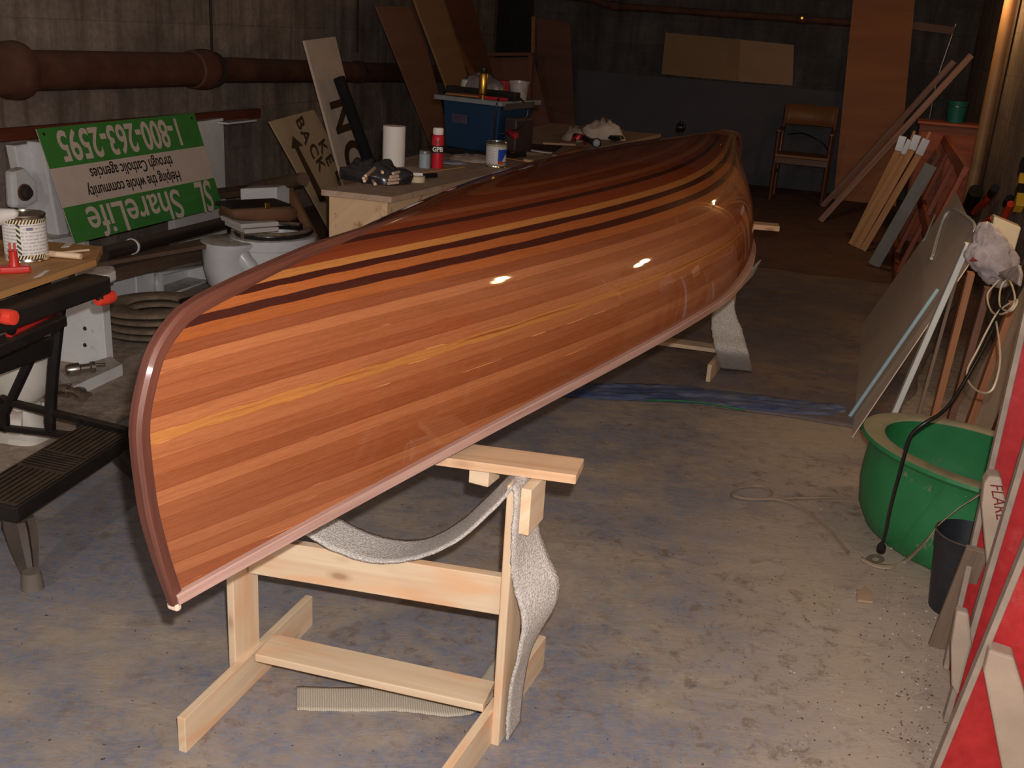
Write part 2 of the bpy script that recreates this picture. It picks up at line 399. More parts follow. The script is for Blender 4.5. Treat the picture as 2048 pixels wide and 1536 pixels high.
    pale = t.math('MULTIPLY', seam, t.ramp(t.noise(cmb3.outputs[0], .9, 3, .6), [(.60, 0.0), (.64, .6)])); c = t.mix(t.math('MULTIPLY', pale, t.math('LESS_THAN', row, 12.5)), c, L((236, 176, 128)))
    # epoxy runs and hazy spots
    hz = t.noise(t.coord('Object', (1.3, 1.3, 1.3)), 2.3, 6, .62, 1.2); c = t.mix(t.ramp(hz, [(.66, 0.0), (.70, .22)]), c, L((222, 170, 132)))
    big = t.noise(t.coord('Object', (1, 1, 1)), 1.1, 2); c = t.mix(1.0, c, t.ramp(big, [(.3, (.94, .92, .90, 1)), (.7, (1.05, 1.05, 1.05, 1))]), 'MULTIPLY')
    wv = t.noise(t.coord('Object', (1, 1, 1)), 9, 3, .5)
    wv = t.math('ADD', t.math('MULTIPLY', wv, .6), t.math('MULTIPLY', t.noise(cmb3.outputs[0], 1.6, 4, .6), .5))
    m = t.out(c, .45, wv, .16, .004, 0, .9, .12); t.p.inputs['Coat Roughness'].default_value = .035
    # amber varnish: light crossing it at a slant turns redder
    t.p.inputs['Coat Tint'].default_value = L((255, 236, 214))
    t.p.inputs['Coat IOR'].default_value = 1.5
    return m
M_HULL = m_hull()
M_STEM = wood('varnished_mahogany', (108, 60, 44), (62, 28, 20), .6, 3, 90, coat=.28)
M_GUN = wood('raw_mahogany_trim', (188, 154, 142), (150, 112, 100), .6, 2.5, 70, tint=(164, 118, 104))
M_TIP = plain('pale_glue', (222, 196, 176), .5)
canoe = root('canoe', R(0, 0)+hullp(.5, 0, 1)[0]*0+V((NX, NY, 0))*KS+V((.83, 1.98, .66)), 'long varnished cedar strip canoe resting keel up on two wooden sawhorses', 'canoe')
NS, NH = 140, 40
bm = new(); uvl = bm.loops.layers.uv.verify()
def ss(i): t = i/NS; return .5-.5*math.cos(math.pi*t)*(.72+.28*abs(math.cos(math.pi*t)))
rows = []
HS = [1-(1-j/NH)**1.15 for j in range(NH+1)]
for i in range(NS+1):
    s = ss(i); row = []
    if i in (0, NS): s = 0. if i == 0 else 1.
    for side, hs in ((1, HS), (-1, HS[::-1][1:])):
        for h in hs:
            p, x, z = hullp(s, h, side); row.append((p, (x*KS+(0 if side > 0 else 9), stripv(s, z))))
    rows.append(row)
vs = [[bm.verts.new(q[0]) for q in row] for row in rows]
for i in range(NS):
    for j in range(2*NH):
        f = bm.faces.new([vs[i][j], vs[i+1][j], vs[i+1][j+1], vs[i][j+1]])
        off = 9 if j >= NH else 0
        for lp, (a, b) in zip(f.loops, ((i, j), (i+1, j), (i+1, j+1), (i, j+1))):
            q = rows[a][b][1]; lp[uvl].uv = (q[0] % 9 if j < NH else q[0], q[1])
bmesh.ops.remove_doubles(bm, verts=bm.verts, dist=2e-5)
hull = obj('hull', bm, M_HULL, canoe, smooth=180, solid=.006)
# outwale on each side, a squared strip under the sheer
for side in (1, -1):
    bm = new(); prev = None; uvl = bm.loops.layers.uv.verify(); ul = 0
    pts = []
    for i in range(NS+1):
        s = min(max(ss(i), .0), 1.); p = hullp(s, 0, side)[0]; pts.append(p)
    outn = V((math.cos(YAW), -math.sin(YAW), 0))*side
    rings = []; us = []
    for i, p in enumerate(pts):
        t_ = (pts[min(i+1, NS)]-pts[max(i-1, 0)]).normalized(); o_ = t_.cross(Z)*side
        if o_.dot(outn) < 0: o_ = -o_
        o_.normalize(); dn = t_.cross(o_).normalized()
        if dn.z > 0: dn = -dn
        if i: ul += (p-pts[i-1]).length
        us.append(ul); a = p-o_*.004
        rings.append([bm.verts.new(a+o_*x_+dn*y_) for x_, y_ in ((0, .002), (0, -.018), (.016, -.018), (.018, -.016), (.018, 0), (.016, .002))])
    for i in range(NS):
        for k in range(6):
            f = bm.faces.new([rings[i][k], rings[i+1][k], rings[i+1][(k+1) % 6], rings[i][(k+1) % 6]])
            for lp, q in zip(f.loops, ((us[i], k), (us[i+1], k), (us[i+1], k+1), (us[i], k+1))): lp[uvl].uv = (q[0], q[1]*.01)
    bm.faces.new(rings[0]); bm.faces.new(rings[-1][::-1])
    obj('outwale', bm, M_GUN, canoe, smooth=30)
# outer stems: a band bent round each end and tapering into the keel line
HC = (hullp(.5, 0, 1)[0]+hullp(.5, 0, -1)[0])/2+V((0, 0, .12))
for end in (0, 1):
    pts = [hullp(end, j/40, 1)[0] for j in range(0, 41)]
    pts += [hullp(abs(end-s), 1, 1)[0] for s in [.006*k for k in range(1, 24)]]
    bm = new(); uvl = bm.loops.layers.uv.verify(); sidev = V((math.cos(YAW), -math.sin(YAW), 0)); rings = []; ul = 0; us = []
    for i, p in enumerate(pts):
        t_ = (pts[min(i+1, len(pts)-1)]-pts[max(i-1, 0)]).normalized(); n_ = t_.cross(sidev).normalized()
        if n_.dot(p-HC) < 0: n_ = -n_
        k = min(1, max(0, (i-41)/22)); wd = .0125*(1-.55*k); th = .010*(1-.9*k)
        if i < 12: wd = .0085+.004*i/12
        if i: ul += (p-pts[i-1]).length
        us.append(ul)
        rings.append([bm.verts.new(p+sidev*a_+n_*b_) for a_, b_ in ((-wd, -.012), (-wd, th*.5), (-wd*.55, th), (wd*.55, th), (wd, th*.5), (wd, -.012))])
    for i in range(len(pts)-1):
        for k in range(6):
            f = bm.faces.new([rings[i][k], rings[i+1][k], rings[i+1][(k+1) % 6], rings[i][(k+1) % 6]])
            for lp, q in zip(f.loops, ((us[i], k), (us[i+1], k), (us[i+1], k+1), (us[i], k+1))): lp[uvl].uv = (q[0], q[1]*.008)
    bm.faces.new(rings[0]); bm.faces.new(rings[-1][::-1])
    obj('stem_band', bm, M_STEM, canoe, smooth=40)
for end in (0, 1):
    p = hullp(end, 0, 1)[0]; bm = new(); d_ = V((math.sin(YAW), math.cos(YAW), 0))*(1 if end == 0 else -1)
    beam(bm, p-d_*.008-Z*.006, p+d_*.004-Z*.006, .022, .014); obj('stem_tip', bm, M_TIP, canoe, label='pale glue smeared end', bevel=.004)
# ---------------------------------------------------------------- sawhorses
P2 = math.radians(21); A2 = V((math.sin(P2), math.cos(P2), 0)); B2 = V((math.cos(P2), -math.sin(P2), 0))
def S(a, b, z=0.0): return A2*a+B2*b+Z*z
M_PINE = wood('pale_pine', (232, 210, 180), (214, 184, 150), .65, 1.2, 30, knots=.6, kc=(132, 78, 48), tint=(226, 176, 134))
def sawhorse(name_label, da, db, postL=(1.61, 1.70), postR=(1.712, 1.80)):
    t = root('sawhorse', S(1.7+da, -.95+db), name_label, 'sawhorse', 'wooden sawhorses under the canoe')
    def q(a, b, z=0.0): return S(a+da, b+db, z)
    th = .019
    for nm, b, a0, a1, bt in (('foot', -1.2165, 1.40, 1.925, .028), ('foot', -.664, 1.50, 2.03, 0)):
        bm = new(); beam(bm, q(a0, b, .0445), q(a1, b+(-.03 if bt else .005), .0445), th, .089); obj(nm, bm, M_PINE, t, bevel=.002)
    bm = new(); bl = -1.2445; am = sum(postL)/2
    beam(bm, q(am, bl), q(am, bl, .60), .09, th, B2); obj('post', bm, M_PINE, t, bevel=.002)
    bm = new(); am2 = sum(postR)/2; br = -.6445
    beam(bm, q(am2, br), q(am2, br, .618), .088, th, B2); obj('post', bm, M_PINE, t, bevel=.003)
    bm = new(); beam(bm, q(am+.02, -1.205, .0985), q(am2-.015, -.675, .0985), .089, th); obj('stretcher', bm, M_PINE, t, bevel=.002)
    bm = new(); beam(bm, q(am+.015, bl+.01, .335), q(am2, br-.01, .348), .022, .09); obj('rail', bm, M_PINE, t, bevel=.002)
    bm = new(); box(bm, q(am2+.005, br+.029, .515), .085, .022, .10, math.pi/2-P2); obj('gusset', bm, M_PINE, t, bevel=.002)
    return t
sawhorse('pale pine sawhorse under the near end of the canoe', 0, 0)
sawhorse('pale pine sawhorse half hidden under the far end of the canoe', 2.90, -.085)
# carpet slings nailed over the posts
M_CARP = NT('grey_carpet'); _v = M_CARP.coord('Object'); _n = M_CARP.noise(_v, 260, 2, .6)
M_CARP = M_CARP.out(M_CARP.mix(M_CARP.ramp(M_CARP.noise(_v, 6, 3), [(.4, 0.0), (.7, .25)]), M_CARP.ramp(_n, [(.35, L((166, 158, 152))), (.65, L((226, 220, 214)))]), L((186, 176, 166))), .95, _n, .9, .004)
M_CBACK = NT('carpet_backing'); _v = M_CBACK.coord('UV', (1, 1, 1)); _w = M_CBACK.n('ShaderNodeTexWave', wave_type='BANDS'); _w.bands_direction = 'X'; _w.inputs['Scale'].default_value = 60; _w.inputs['Distortion'].default_value = 2.5; _w.inputs['Detail'].default_value = 3; M_CBACK.l(_v, _w.inputs['Vector'])
M_CBACK = M_CBACK.out(M_CBACK.ramp(_w.outputs['Fac'], [(.2, L((172, 162, 146))), (.8, L((204, 194, 176)))]), .9, _w.outputs['Fac'], .6, .002)
def strip(bm, pts, wdir, width, n=8, fray=0.0, thick=.006):
    """flexible strip whose centre line is pts; wdir a vector or list of vectors"""
    c = curve(pts, 8); k = len(c); ws = wdir if isinstance(wdir, list) else [wdir]*2
    P = []; U = []; l_ = 0
    for i, p in enumerate(c):
        f = i/(k-1)*(len(ws)-1); j = min(int(f), len(ws)-2); d = ws[j].lerp(ws[j+1], f-j).normalized()
        if i: l_ += (p-c[i-1]).length
        wv = width if not callable(width) else width(i/(k-1))
        P.append([p+d*((m_/n-.5)*wv+(random.uniform(-1, 1)*fray if m_ in (0, n) else 0)) for m_ in range(n+1)]); U.append([(l_, m_/n*.1) for m_ in range(n+1)])
    grid(bm, P, uvs=U); return P
sl = root('carpet_sling', S(1.75, -.9, 0), 'strip of grey carpet slung loosely across the near sawhorse', 'carpet strip', 'carpet slings of the sawhorses')
bm = new()
strip(bm, [S(1.66, -1.222, .60), S(1.67, -1.16, .515), S(1.69, -1.05, .435), S(1.71, -.95, .405), S(1.73, -.86, .415), S(1.745, -.77, .475), S(1.755, -.695, .565), S(1.757, -.655, .618), S(1.757, -.634, .6205)], [A2, A2, A2, A2, A2*.92-B2*.16+Z*.14, A2*.92-B2*.18+Z*.14, A2], .105, fray=.002)
obj('sling', bm, M_CARP, sl, smooth=180, solid=.006)
bm = new()
strip(bm, [S(1.757, -.634, .6205), S(1.757, -.628, .60), S(1.757, -.624, .52), S(1.765, -.614, .44), S(1.772, -.592, .37), S(1.776, -.584, .31), S(1.772, -.600, .24), S(1.765, -.614, .17), S(1.762, -.6185, .09), S(1.762, -.6185, .012)], [A2, A2, A2*.9+B2*.15, A2*.8+B2*.52, A2*.9+B2*.25, A2, A2, A2], lambda f: .112 if f < .6 else .112-.04*(f-.6)/.4, fray=.0015)
obj('sling', bm, M_CARP, sl, smooth=180, solid=.006)
bm = new()
e0, e1 = atz(593, 1398, .004), atz(800, 1400, .008)
strip(bm, [e0, atz(700, 1400, .004), e1, atz(900, 1410, .010), atz(955, 1395, .010), atz(1000, 1345, .012), atz(1030, 1325, .010)], [(atz(593, 1376)-atz(593, 1420)), (atz(800, 1380)-atz(800, 1422)), (atz(940, 1360)-atz(960, 1422)), (atz(985, 1330)-atz(1030, 1360))], .085, fray=.002)
obj('tail', bm, M_CBACK, sl, label='pale ribbed underside of the strip', smooth=180, solid=.004)
# top boards under the gunwales
M_PINE2 = wood('reddish_pine', (224, 190, 154), (198, 154, 116), .65, 1.0, 26, knots=.7, kc=(126, 72, 46))
fr_, fl_ = S(1.805, -.545, .636), S(1.805, -.545, .636)
p_fr, p_br = V((.1355, 1.845, 0)), V((.160, 1.935, 0)); p_bl = p_fr+V((-.274, .062, 0)); d_ = V((-.9756, .2195, 0)); mid = (p_fr+p_br)/2
bm = new(); beam(bm, mid+Z*.632, mid+d_*.86+Z*.612, .09, .020); tb = obj('top_board', bm, M_PINE2, None, 'pale board lying across the near sawhorse under the gunwale', 'board', 'boards under the gunwales', bevel=.002)
bm = new(); c_ = atb(966, 944, 0); box(bm, S(1.79, -.735, .578), .045, .055, .042, -P2-.05); obj('wood_block', bm, M_PINE, tb, bevel=.002)
bm = new(); e_ = atz(1546, 452, .660); dd = V((-.985, .13, 0)); beam(bm, e_+V((.02, -.03, 0)), e_+dd*.86+V((.02, -.03, 0)), .085, .024); obj('top_board', bm, M_PINE2, None, 'pale board end sticking out beyond the far gunwale', 'board', 'boards under the gunwales', bevel=.002)
# carpet on the far sawhorse
sl = root('carpet_sling', atz(1460, 740), 'grey carpet strip hanging to the floor at the far sawhorse', 'carpet strip', 'carpet slings of the sawhorses')
bm = new(); q = [ata(x, y, a) for x, y, a in ((1460, 575, 4.62), (1452, 610, 4.58), (1453, 650, 4.53), (1460, 700, 4.50))]
strip(bm, [ata(1455, 592, 4.60), ata(1449, 625, 4.56), ata(1455, 665, 4.52), ata(1464, 705, 4.47), atz(1472, 742, .012)], [A2*.25+B2]*2, lambda f: .055+.075*min(1, f*2.2)+.02*f, fray=.002)
obj('sling', bm, M_CARP, sl, smooth=180, solid=.006)
bm = new(); strip(bm, [ata(1466, 585, 4.66), ata(1480, 570, 4.72), ata(1500, 548, 4.85), ata(1512, 536, 4.95)], [Z*.8+A2*.3, Z*.9+B2*.3], lambda f: .03+.06*f, fray=.003)
obj('loose_end', bm, M_CARP, sl, smooth=180, solid=.005)
# ---------------------------------------------------------------- left wall: pipes, porcelain, sign
M_RUST = plain('rusty_iron', (96, 60, 44), .75, .35, 7, dust=.35, dc=(128, 100, 80), bump=.4)
M_RUSTD = plain('dark_iron_rod', (58, 46, 40), .8)
M_PORC = plain('dusty_porcelain', (238, 240, 242), .3, .06, 5, dust=.75, dc=(150, 130, 108), coat=.3)
M_PORCS = plain('stained_porcelain', (232, 226, 216), .3, .1, 4, dust=.5, dc=(150, 112, 80), coat=.3)
M_MARB = plain('white_marble_slab', (240, 241, 242), .5, .08, 6, dust=.8, dc=(160, 138, 116))
M_DUSTW = wood('dusty_plank', (112, 84, 66), (70, 48, 36), .8, 1.5, 30, dust=.55, dc=(128, 106, 86))
M_REDW = wood('red_brown_board', (128, 66, 44), (86, 40, 26), .6, 1.5, 30)
M_CHROME = plain('tarnished_chrome', (190, 185, 178), .22, .2, 12, metal=1, dust=.3)
M_BLK = plain('black_seat_plastic', (34, 32, 32), .3, .2, 9, dust=.95, dc=(160, 138, 116), coat=.3)
PB = -3.97
def pb(x, y): return atb(x, y, PB)
pp = root('drain_pipe', pb(395, 139)*1, 'thick rusty cast iron pipe running along the left wall', 'pipe')
a0, a1, a2 = pb(-260, 143), pb(398, 139), pb(800, 146)
bm = new(); tube(bm, [a0, a0.lerp(a1, .5), a1], .098, 28); obj('wide_pipe', bm, M_RUST, pp, smooth=40)
bm = new(); d_ = (a2-a1).normalized(); tube(bm, [a1, a1+d_*.05, a1+d_*1.5, a2+d_*2.2], [.084, .078, .078, .078], 24); obj('narrow_pipe', bm, M_RUST, pp, smooth=40)
bm = new(); d1 = (a1-a0).normalized(); h = pb(405, 139)
lathe(bm, [(.10, -.12), (.112, -.11), (.122, -.02), (.122, .03), (.112, .05), (.084, .07), (.080, .15), (.076, .15)], h, 28, d1); obj('hub', bm, M_RUST, pp, smooth=40)
bm = new(); h = pb(22, 141); lathe(bm, [(.10, -.25), (.115, -.24), (.118, -.05), (.135, -.03), (.14, .03), (.135, .05), (.10, .06)], h, 28, d1); obj('hub', bm, M_RUST, pp, smooth=40)
for x in (424, 715):
    t_ = pb(x, 100); bm = new(); tube(bm, [t_-Z*.02, t_+V((0, 0, HZ-t_.z))], .009, 8); obj('hanger_rod', bm, M_RUSTD, pp, smooth=60)
    bm = new(); lathe(bm, [(.10, -.015), (.108, -.015), (.108, .015), (.10, .015)] if x < 500 else [(.08, -.012), (.087, -.012), (.087, .012), (.08, .012)], pb(x, 139 if x < 500 else 144), 28, d1); obj('hanger_ring', bm, M_RUSTD, pp, smooth=40)
# white urinal slabs behind the sign
ur = root('urinal', atb(95, 480, -3.93), 'white porcelain urinal with an iron bolt boss, behind the left edge of the green sign', 'urinal')
bm = new(); prism(bm, [atb(x, y, -3.88) for x, y in ((29, 291), (150, 272), (190, 560), (88, 585))], B, .06); obj('back_slab', bm, M_PORC, ur, bevel=.008)
bm = new(); prism(bm, [atb(x, y, -3.80) for x, y in ((26, 342), (52, 334), (76, 362), (79, 404), (60, 416), (30, 418))], B, .06); obj('boss', bm, M_PORC, ur, bevel=.02)
bm = new(); lathe(bm, [(0, .03), (.022, .03), (.03, .02), (.034, 0), (.034, -.02)], atb(50, 385, -3.79), 16, B); obj('bolt', bm, M_RUSTD, ur, smooth=40)
bm = new(); lathe(bm, [(.032, .008), (.04, .006), (.042, -.01)], atb(50, 385, -3.795), 20, B); obj('bolt_ring', bm, M_RUST, ur, smooth=40)
bm = new(); prism(bm, [atb(x, y, -3.78) for x, y in ((84, 285), (104, 282), (140, 470), (118, 476))], B, .10); obj('side_rib', bm, M_PORC, ur, bevel=.01)
bm = new(); prism(bm, [atb(x, y, -3.72) for x, y in ((100, 478), (170, 468), (182, 500), (108, 520))], B, .15); obj('lower_lip', bm, M_PORC, ur, bevel=.02)
ms = root('marble_slab', R(atb(418, 300, -3.9).dot(A), -3.9, 0), 'white marble slab standing on the wall behind the right edge of the green sign', 'marble slab')
bm = new(); p0, p1 = atb(340, 252, -3.86), atb(447, 236, -3.86); p2 = atb(462, 368, -3.86); prism(bm, [V((p0.x, p0.y, 0)), V((p1.x, p1.y, 0)), p1, p0], B, .05); obj('slab', bm, M_MARB, ms, bevel=.003)
bm = new(); q0 = R(p1.dot(A)-.1, -3.80, p1.z-.02); beam(bm, q0, q0+A*.32, .08, .012); obj('cap', bm, M_MARB, ms, bevel=.002)
bm = new(); e = ab(p0)[2]; q0 = R(2.6, -3.99, .825); q1 = atb(518, 226, -3.99); q1.z = q1.z; beam(bm, q0, q1, .035, .062, Z); obj('wall_board', bm, M_REDW, None, 'long red brown board along the left wall above the green sign', 'board', bevel=.004)
bm = new(); q0, q1 = atb(330, 400, -3.72), atb(560, 372, -3.72); beam(bm, q0, q1, .16, .035); lg = obj('dusty_shelf_board', bm, M_DUSTW, None, 'dusty plank lying behind the toilet along the left wall', 'plank', bevel=.003)
# ---- the sign, upside down
SB = -3.74; TL, TR = atb(72, 258, SB), atb(388, 226, SB); BL = ata(150, 487, TL.dot(A)); xw = (TR-TL); yw = (TL-BL)
sw, sh = xw.length, yw.length; sn = xw.cross(yw).normalized()
M_SGRN = plain('green_sign_print', (70, 146, 66), .5, .08, 12)
M_SWHT = plain('white_sign_print', (232, 212, 200), .5, .05, 12)
M_SBLK = plain('black_sign_print', (40, 34, 30), .5)
sg = root('yard_sign', BL+xw/2, 'green and white charity appeal sign standing upside down against the left wall', 'sign')
bm = new(); prism(bm, [BL, BL+xw, BL+xw+yw, BL+yw], sn, .004); obj('board', bm, M_SWHT, sg)
def sp_(u, v, l=0.0): return BL+xw*u+yw*v+sn*l
for v0, v1 in ((0, .315), (.655, 1)):
    bm = new(); prism(bm, [sp_(0, v0, .001), sp_(1, v0, .001), sp_(1, v1, .001), sp_(0, v1, .001)], sn, .0008); obj('green_band', bm, M_SGRN, sg)
X_, Y_ = -xw, -yw
def stext(nm, s, u, v, hgt, width, mat, bold=0., shear=0.):
    o = text(nm, s, hgt*1.35, sp_(u, v), X_, Y_, mat, sg, bold=bold, shear=shear)
    # squeeze to the printed width
    me = o.data; xd = X_.normalized(); xs = [v_.co.dot(xd) for v_ in me.vertices]; w0 = max(xs)-min(xs); c0 = (max(xs)+min(xs))/2; k = width/w0
    for v_ in me.vertices: v_.co += xd*((v_.co.dot(xd)-c0)*(k-1))
    return o
stext('phone_number', '1-800-263-2595', .48, .845, .155, sw*.76, M_SWHT, .004)
stext('slogan', 'Helping the whole community', .46, .405, .064, sw*.60, M_SBLK, .0008)
stext('slogan', 'through Catholic agencies', .47, .56, .064, sw*.53, M_SBLK, .0008)
stext('name_lettering', 'ShareLife', .41, .155, .165, sw*.60, M_SWHT, .002)
# the intertwined ribbon emblem left of the name (as read upright)
stext('emblem', 'SL', .90, .165, .185, sw*.12, M_SWHT, .004, .25)
for u, v in ((.03, .95), (.97, .95)):
    bm = new(); lathe(bm, [(0, .002), (.008, .002), (.009, 0)], sp_(u, v), 10, sn); obj('fixing_hole', bm, M_SBLK, sg)
# ---- long pole and planks under it
bm = new(); q0, q1 = atz(205, 508, .42), atb(500, 432, -3.30); tube(bm, [q0, q1], .032, 16)
po = obj('dark_pole', bm, plain('dark_tarred_pipe', (44, 36, 32), .5, .3, dust=.9, dc=(96, 80, 66)), None, 'long dark dusty pipe lying below the green sign', 'pipe', smooth=40)
bm = new(); q = q0.lerp(q1, .16); lathe(bm, [(.033, -.008), (.037, -.006), (.037, .006), (.033, .008)], q, 16, (q1-q0)); obj('clip', bm, M_MARB, po, smooth=60)
bm = new(); q0, q1 = atz(170, 552, .30), atb(520, 470, -3.35); beam(bm, q0, q1, .17, .06); obj('heavy_plank', bm, M_DUSTW, None, 'dark dusty plank below the pipe, left of the toilet', 'plank', bevel=.004)
bm = new(); q0, q1 = atz(175, 528, .36), atz(470, 478, .36); beam(bm, q0+A*.0, q1, .10, .02); obj('thin_plank', bm, M_DUSTW, None, 'thin dusty plank lying on the dark one below the pipe', 'plank', bevel=.002)
for (x0, x1, y0, y1, yb, lab) in ((188, 268, 562, 551, 625, 'white marble slab under the dark plank, nearest the folding workbench'), (272, 312, 550, 545, 612, 'narrow white marble slab under the dark plank')):
    pA, pB = atb(x0, y0, -3.42), atb(x1, y1, -3.42); bm = new()
    prism(bm, [V((pA.x, pA.y, 0)), V((pB.x, pB.y, 0)), pB, pA], B, .05); obj('marble_slab', bm, M_MARB, None, lab, 'marble slab', bevel=.004)
bs = root('wash_basin', atb(370, 600, -3.40), 'dusty white basin lying on its side left of the toilet', 'basin')
pA, pB = atb(314, 547, -3.38), atb(428, 525, -3.38); z0 = .0
bm = new(); q = [V((pA.x, pA.y, z0)), V((pB.x, pB.y, z0)), V((pB.x, pB.y, pB.z)), V((pA.x, pA.y, pA.z))]
c_ = sum(q, V((0, 0, 0)))/4; inn = [c_+(p-c_)*.8 for p in q]; deep = [p-B*.12 for p in [c_+(p-c_)*.7 for p in q]]
vq = [[bm.verts.new(p) for p in L_] for L_ in (q, inn, deep)]
for r_ in range(2):
    for k in range(4): bm.faces.new([vq[r_][k], vq[r_][(k+1) % 4], vq[r_+1][(k+1) % 4], vq[r_+1][k]])
bm.faces.new(vq[2]); obj('bowl', bm, M_PORC, bs, solid=.02, smooth=30)
# ---- toilets
def toilet(name, rear, front, mat, label, seat=True):
    rear = V(rear); front = V(front); rear.z = front.z = 0; x = (front-rear).normalized(); y = Z.cross(x); k = (front-rear).length/.56
    t = root(name, rear.lerp(front, .5), label, 'toilet')
    def ring(bm, cx, z, rx, ry, n=28, p=2.2):
        out = []
        for i in range(n):
            th = 2*math.pi*i/n; c, s = math.cos(th), math.sin(th)
            out.append(bm.verts.new(rear+x*((cx+math.copysign(abs(c)**(2/p), c)*rx)*k)+y*(math.copysign(abs(s)**(2/p), s)*ry*k)+Z*z))
        return out
    def loft(bm, rs):
        for a_, b_ in zip(rs, rs[1:]):
            n = len(a_)
            for i in range(n): bm.faces.new([a_[i], a_[(i+1) % n], b_[(i+1) % n], b_[i]])
    bm = new(); rs = [ring(bm, *a_) for a_ in ((.27, 0, .22, .125, 28, 3.5), (.27, .03, .22, .12, 28, 3.5), (.26, .10, .20, .11, 28, 3), (.26, .17, .18, .095, 28, 3), (.27, .22, .13, .08, 28, 2.5))]
    loft(bm, rs); bm.faces.new(rs[0][::-1]); bm.faces.new(rs[-1]); obj('pedestal', bm, mat, t, smooth=50)
    bm = new(); rs = [ring(bm, *a_) for a_ in ((.33, .12, .03, .02), (.34, .13, .10, .08), (.35, .17, .155, .12), (.355, .22, .185, .15), (.355, .29, .205, .17), (.355, .33, .21, .175), (.355, .335, .222, .187), (.355, .385, .228, .19), (.355, .39, .22, .182), (.355, .388, .16, .12), (.35, .30, .14, .10), (.33, .2, .06, .05))]
    loft(bm, rs); bm.faces.new(rs[0][::-1]); bm.faces.new(rs[-1]); obj('bowl', bm, mat, t, smooth=50)
    bm = new(); rs = [ring(bm, *a_) for a_ in ((.09, .115, .02, .04), (.09, .12, .06, .075), (.085, .16, .088, .10), (.08, .24, .10, .115), (.085, .33, .112, .13), (.10, .36, .13, .15), (.10, .375, .13, .15), (.10, .38, .12, .14))]
    loft(bm, rs); bm.faces.new(rs[0][::-1]); bm.faces.new(rs[-1]); obj('tank_shelf', bm, mat, t, smooth=50)
    for sd in (1, -1):
        bm = new(); tube(bm, curve([rear+x*(.12*k)+y*(sd*.08*k)+Z*.33, rear+x*(.17*k)+y*(sd*.115*k)+Z*.25, rear+x*(.25*k)+y*(sd*.12*k)+Z*.14, rear+x*(.36*k)+y*(sd*.11*k)+Z*.085, rear+x*(.42*k)+y*(sd*.08*k)+Z*.08], 5), .042, 14); obj('trapway', bm, mat, t, smooth=60)
    if seat:
        bm = new(); n = 30; rr = []
        for i in range(n+1):
            th = math.pi*(.10)+i/n*math.pi*1.8+math.pi*0
            c, s = math.cos(th+math.pi*0), math.sin(th)
            rr.append(rear+x*((.355+c*.19)*k)+y*(s*.155*k)+Z*.405)
        tube(bm, rr, .021, 8); obj('seat', bm, M_BLK, t, smooth=60)
        for sd in (1, -1):
            bm = new(); box(bm, rear+x*.155*k+y*sd*.06*k+Z*.385, .02, .02, .035); obj('hinge', bm, M_CHROME, t, bevel=.003)
    return t, x, y, k, rear
tl, tx, ty, tk, tr_ = toilet('toilet', atz(418, 486, .37), atz(618, 470, .37), M_PORC, 'dusty white toilet bowl with a brown case on top, left of the long bench')
toilet('toilet', atz(-70, 652, .38), atz(92, 700, .34), M_PORCS, 'white toilet bowl with brown stains behind the folding workbench legs', seat=False)
# case with foam slabs on top of the toilet
M_FOAM = plain('white_foam', (212, 206, 200), .7, .05)
M_LEATH = plain('dusty_brown_case', (122, 84, 58), .7, .2, 8, dust=.5, dc=(150, 116, 88))
M_BLACK = plain('black_metal', (26, 24, 24), .35, .2)
M_BRASS = plain('brass', (196, 156, 70), .3, .1, metal=1)
bm = new(); c0 = tr_+tx*.30*tk+Z*.428
for i, (dx, dz, l_) in enumerate(((-.075, .015, .18), (-.085, .042, .20))): beam(bm, c0+tx*(dx-l_/2)+ty*-.02+Z*dz, c0+tx*(dx+l_/2)+ty*-.02+Z*dz, .24, .022)
obj('foam_slab', bm, M_FOAM, None, 'two white foam slabs between the toilet bowl and the brown case', 'foam', bevel=.004)
cs = root('tool_case', c0+Z*.055, 'dusty brown case with a brass latch lying on the toilet bowl', 'case')
bm = new(); e0, e1 = c0+tx*-.20+Z*.090, c0+tx*.155+Z*.070
rs = []
for f, w_, h_ in ((0, .07, .035), (.03, .09, .05), (.12, .10, .065), (.5, .11, .08), (.8, .11, .085), (.95, .09, .075), (1, .06, .05)):
    c = e0.lerp(e1, f); rs.append([bm.verts.new(c+ty*(math.copysign(abs(math.cos(a_))**.6, math.cos(a_))*w_)+Z*(math.copysign(abs(math.sin(a_))**.6, math.sin(a_))*h_*.5)) for a_ in [2*math.pi*i/20 for i in range(20)]])
for a_, b_ in zip(rs, rs[1:]):
    for i in range(20): bm.faces.new([a_[i], a_[(i+1) % 20], b_[(i+1) % 20], b_[i]])
bm.faces.new(rs[0]); bm.faces.new(rs[-1][::-1]); obj('body', bm, M_LEATH, cs, smooth=60)
bm = new(); beam(bm, e0+Z*.035-tx*.015, e0.lerp(e1, .85)+Z*.050, .18, .010); obj('lid', bm, M_BLACK, cs, bevel=.003)
bm = new(); box(bm, e0.lerp(e1, .5)-ty*.092+Z*.030, .03, .012, .03, x=tx); obj('latch', bm, M_BRASS, cs, bevel=.003)
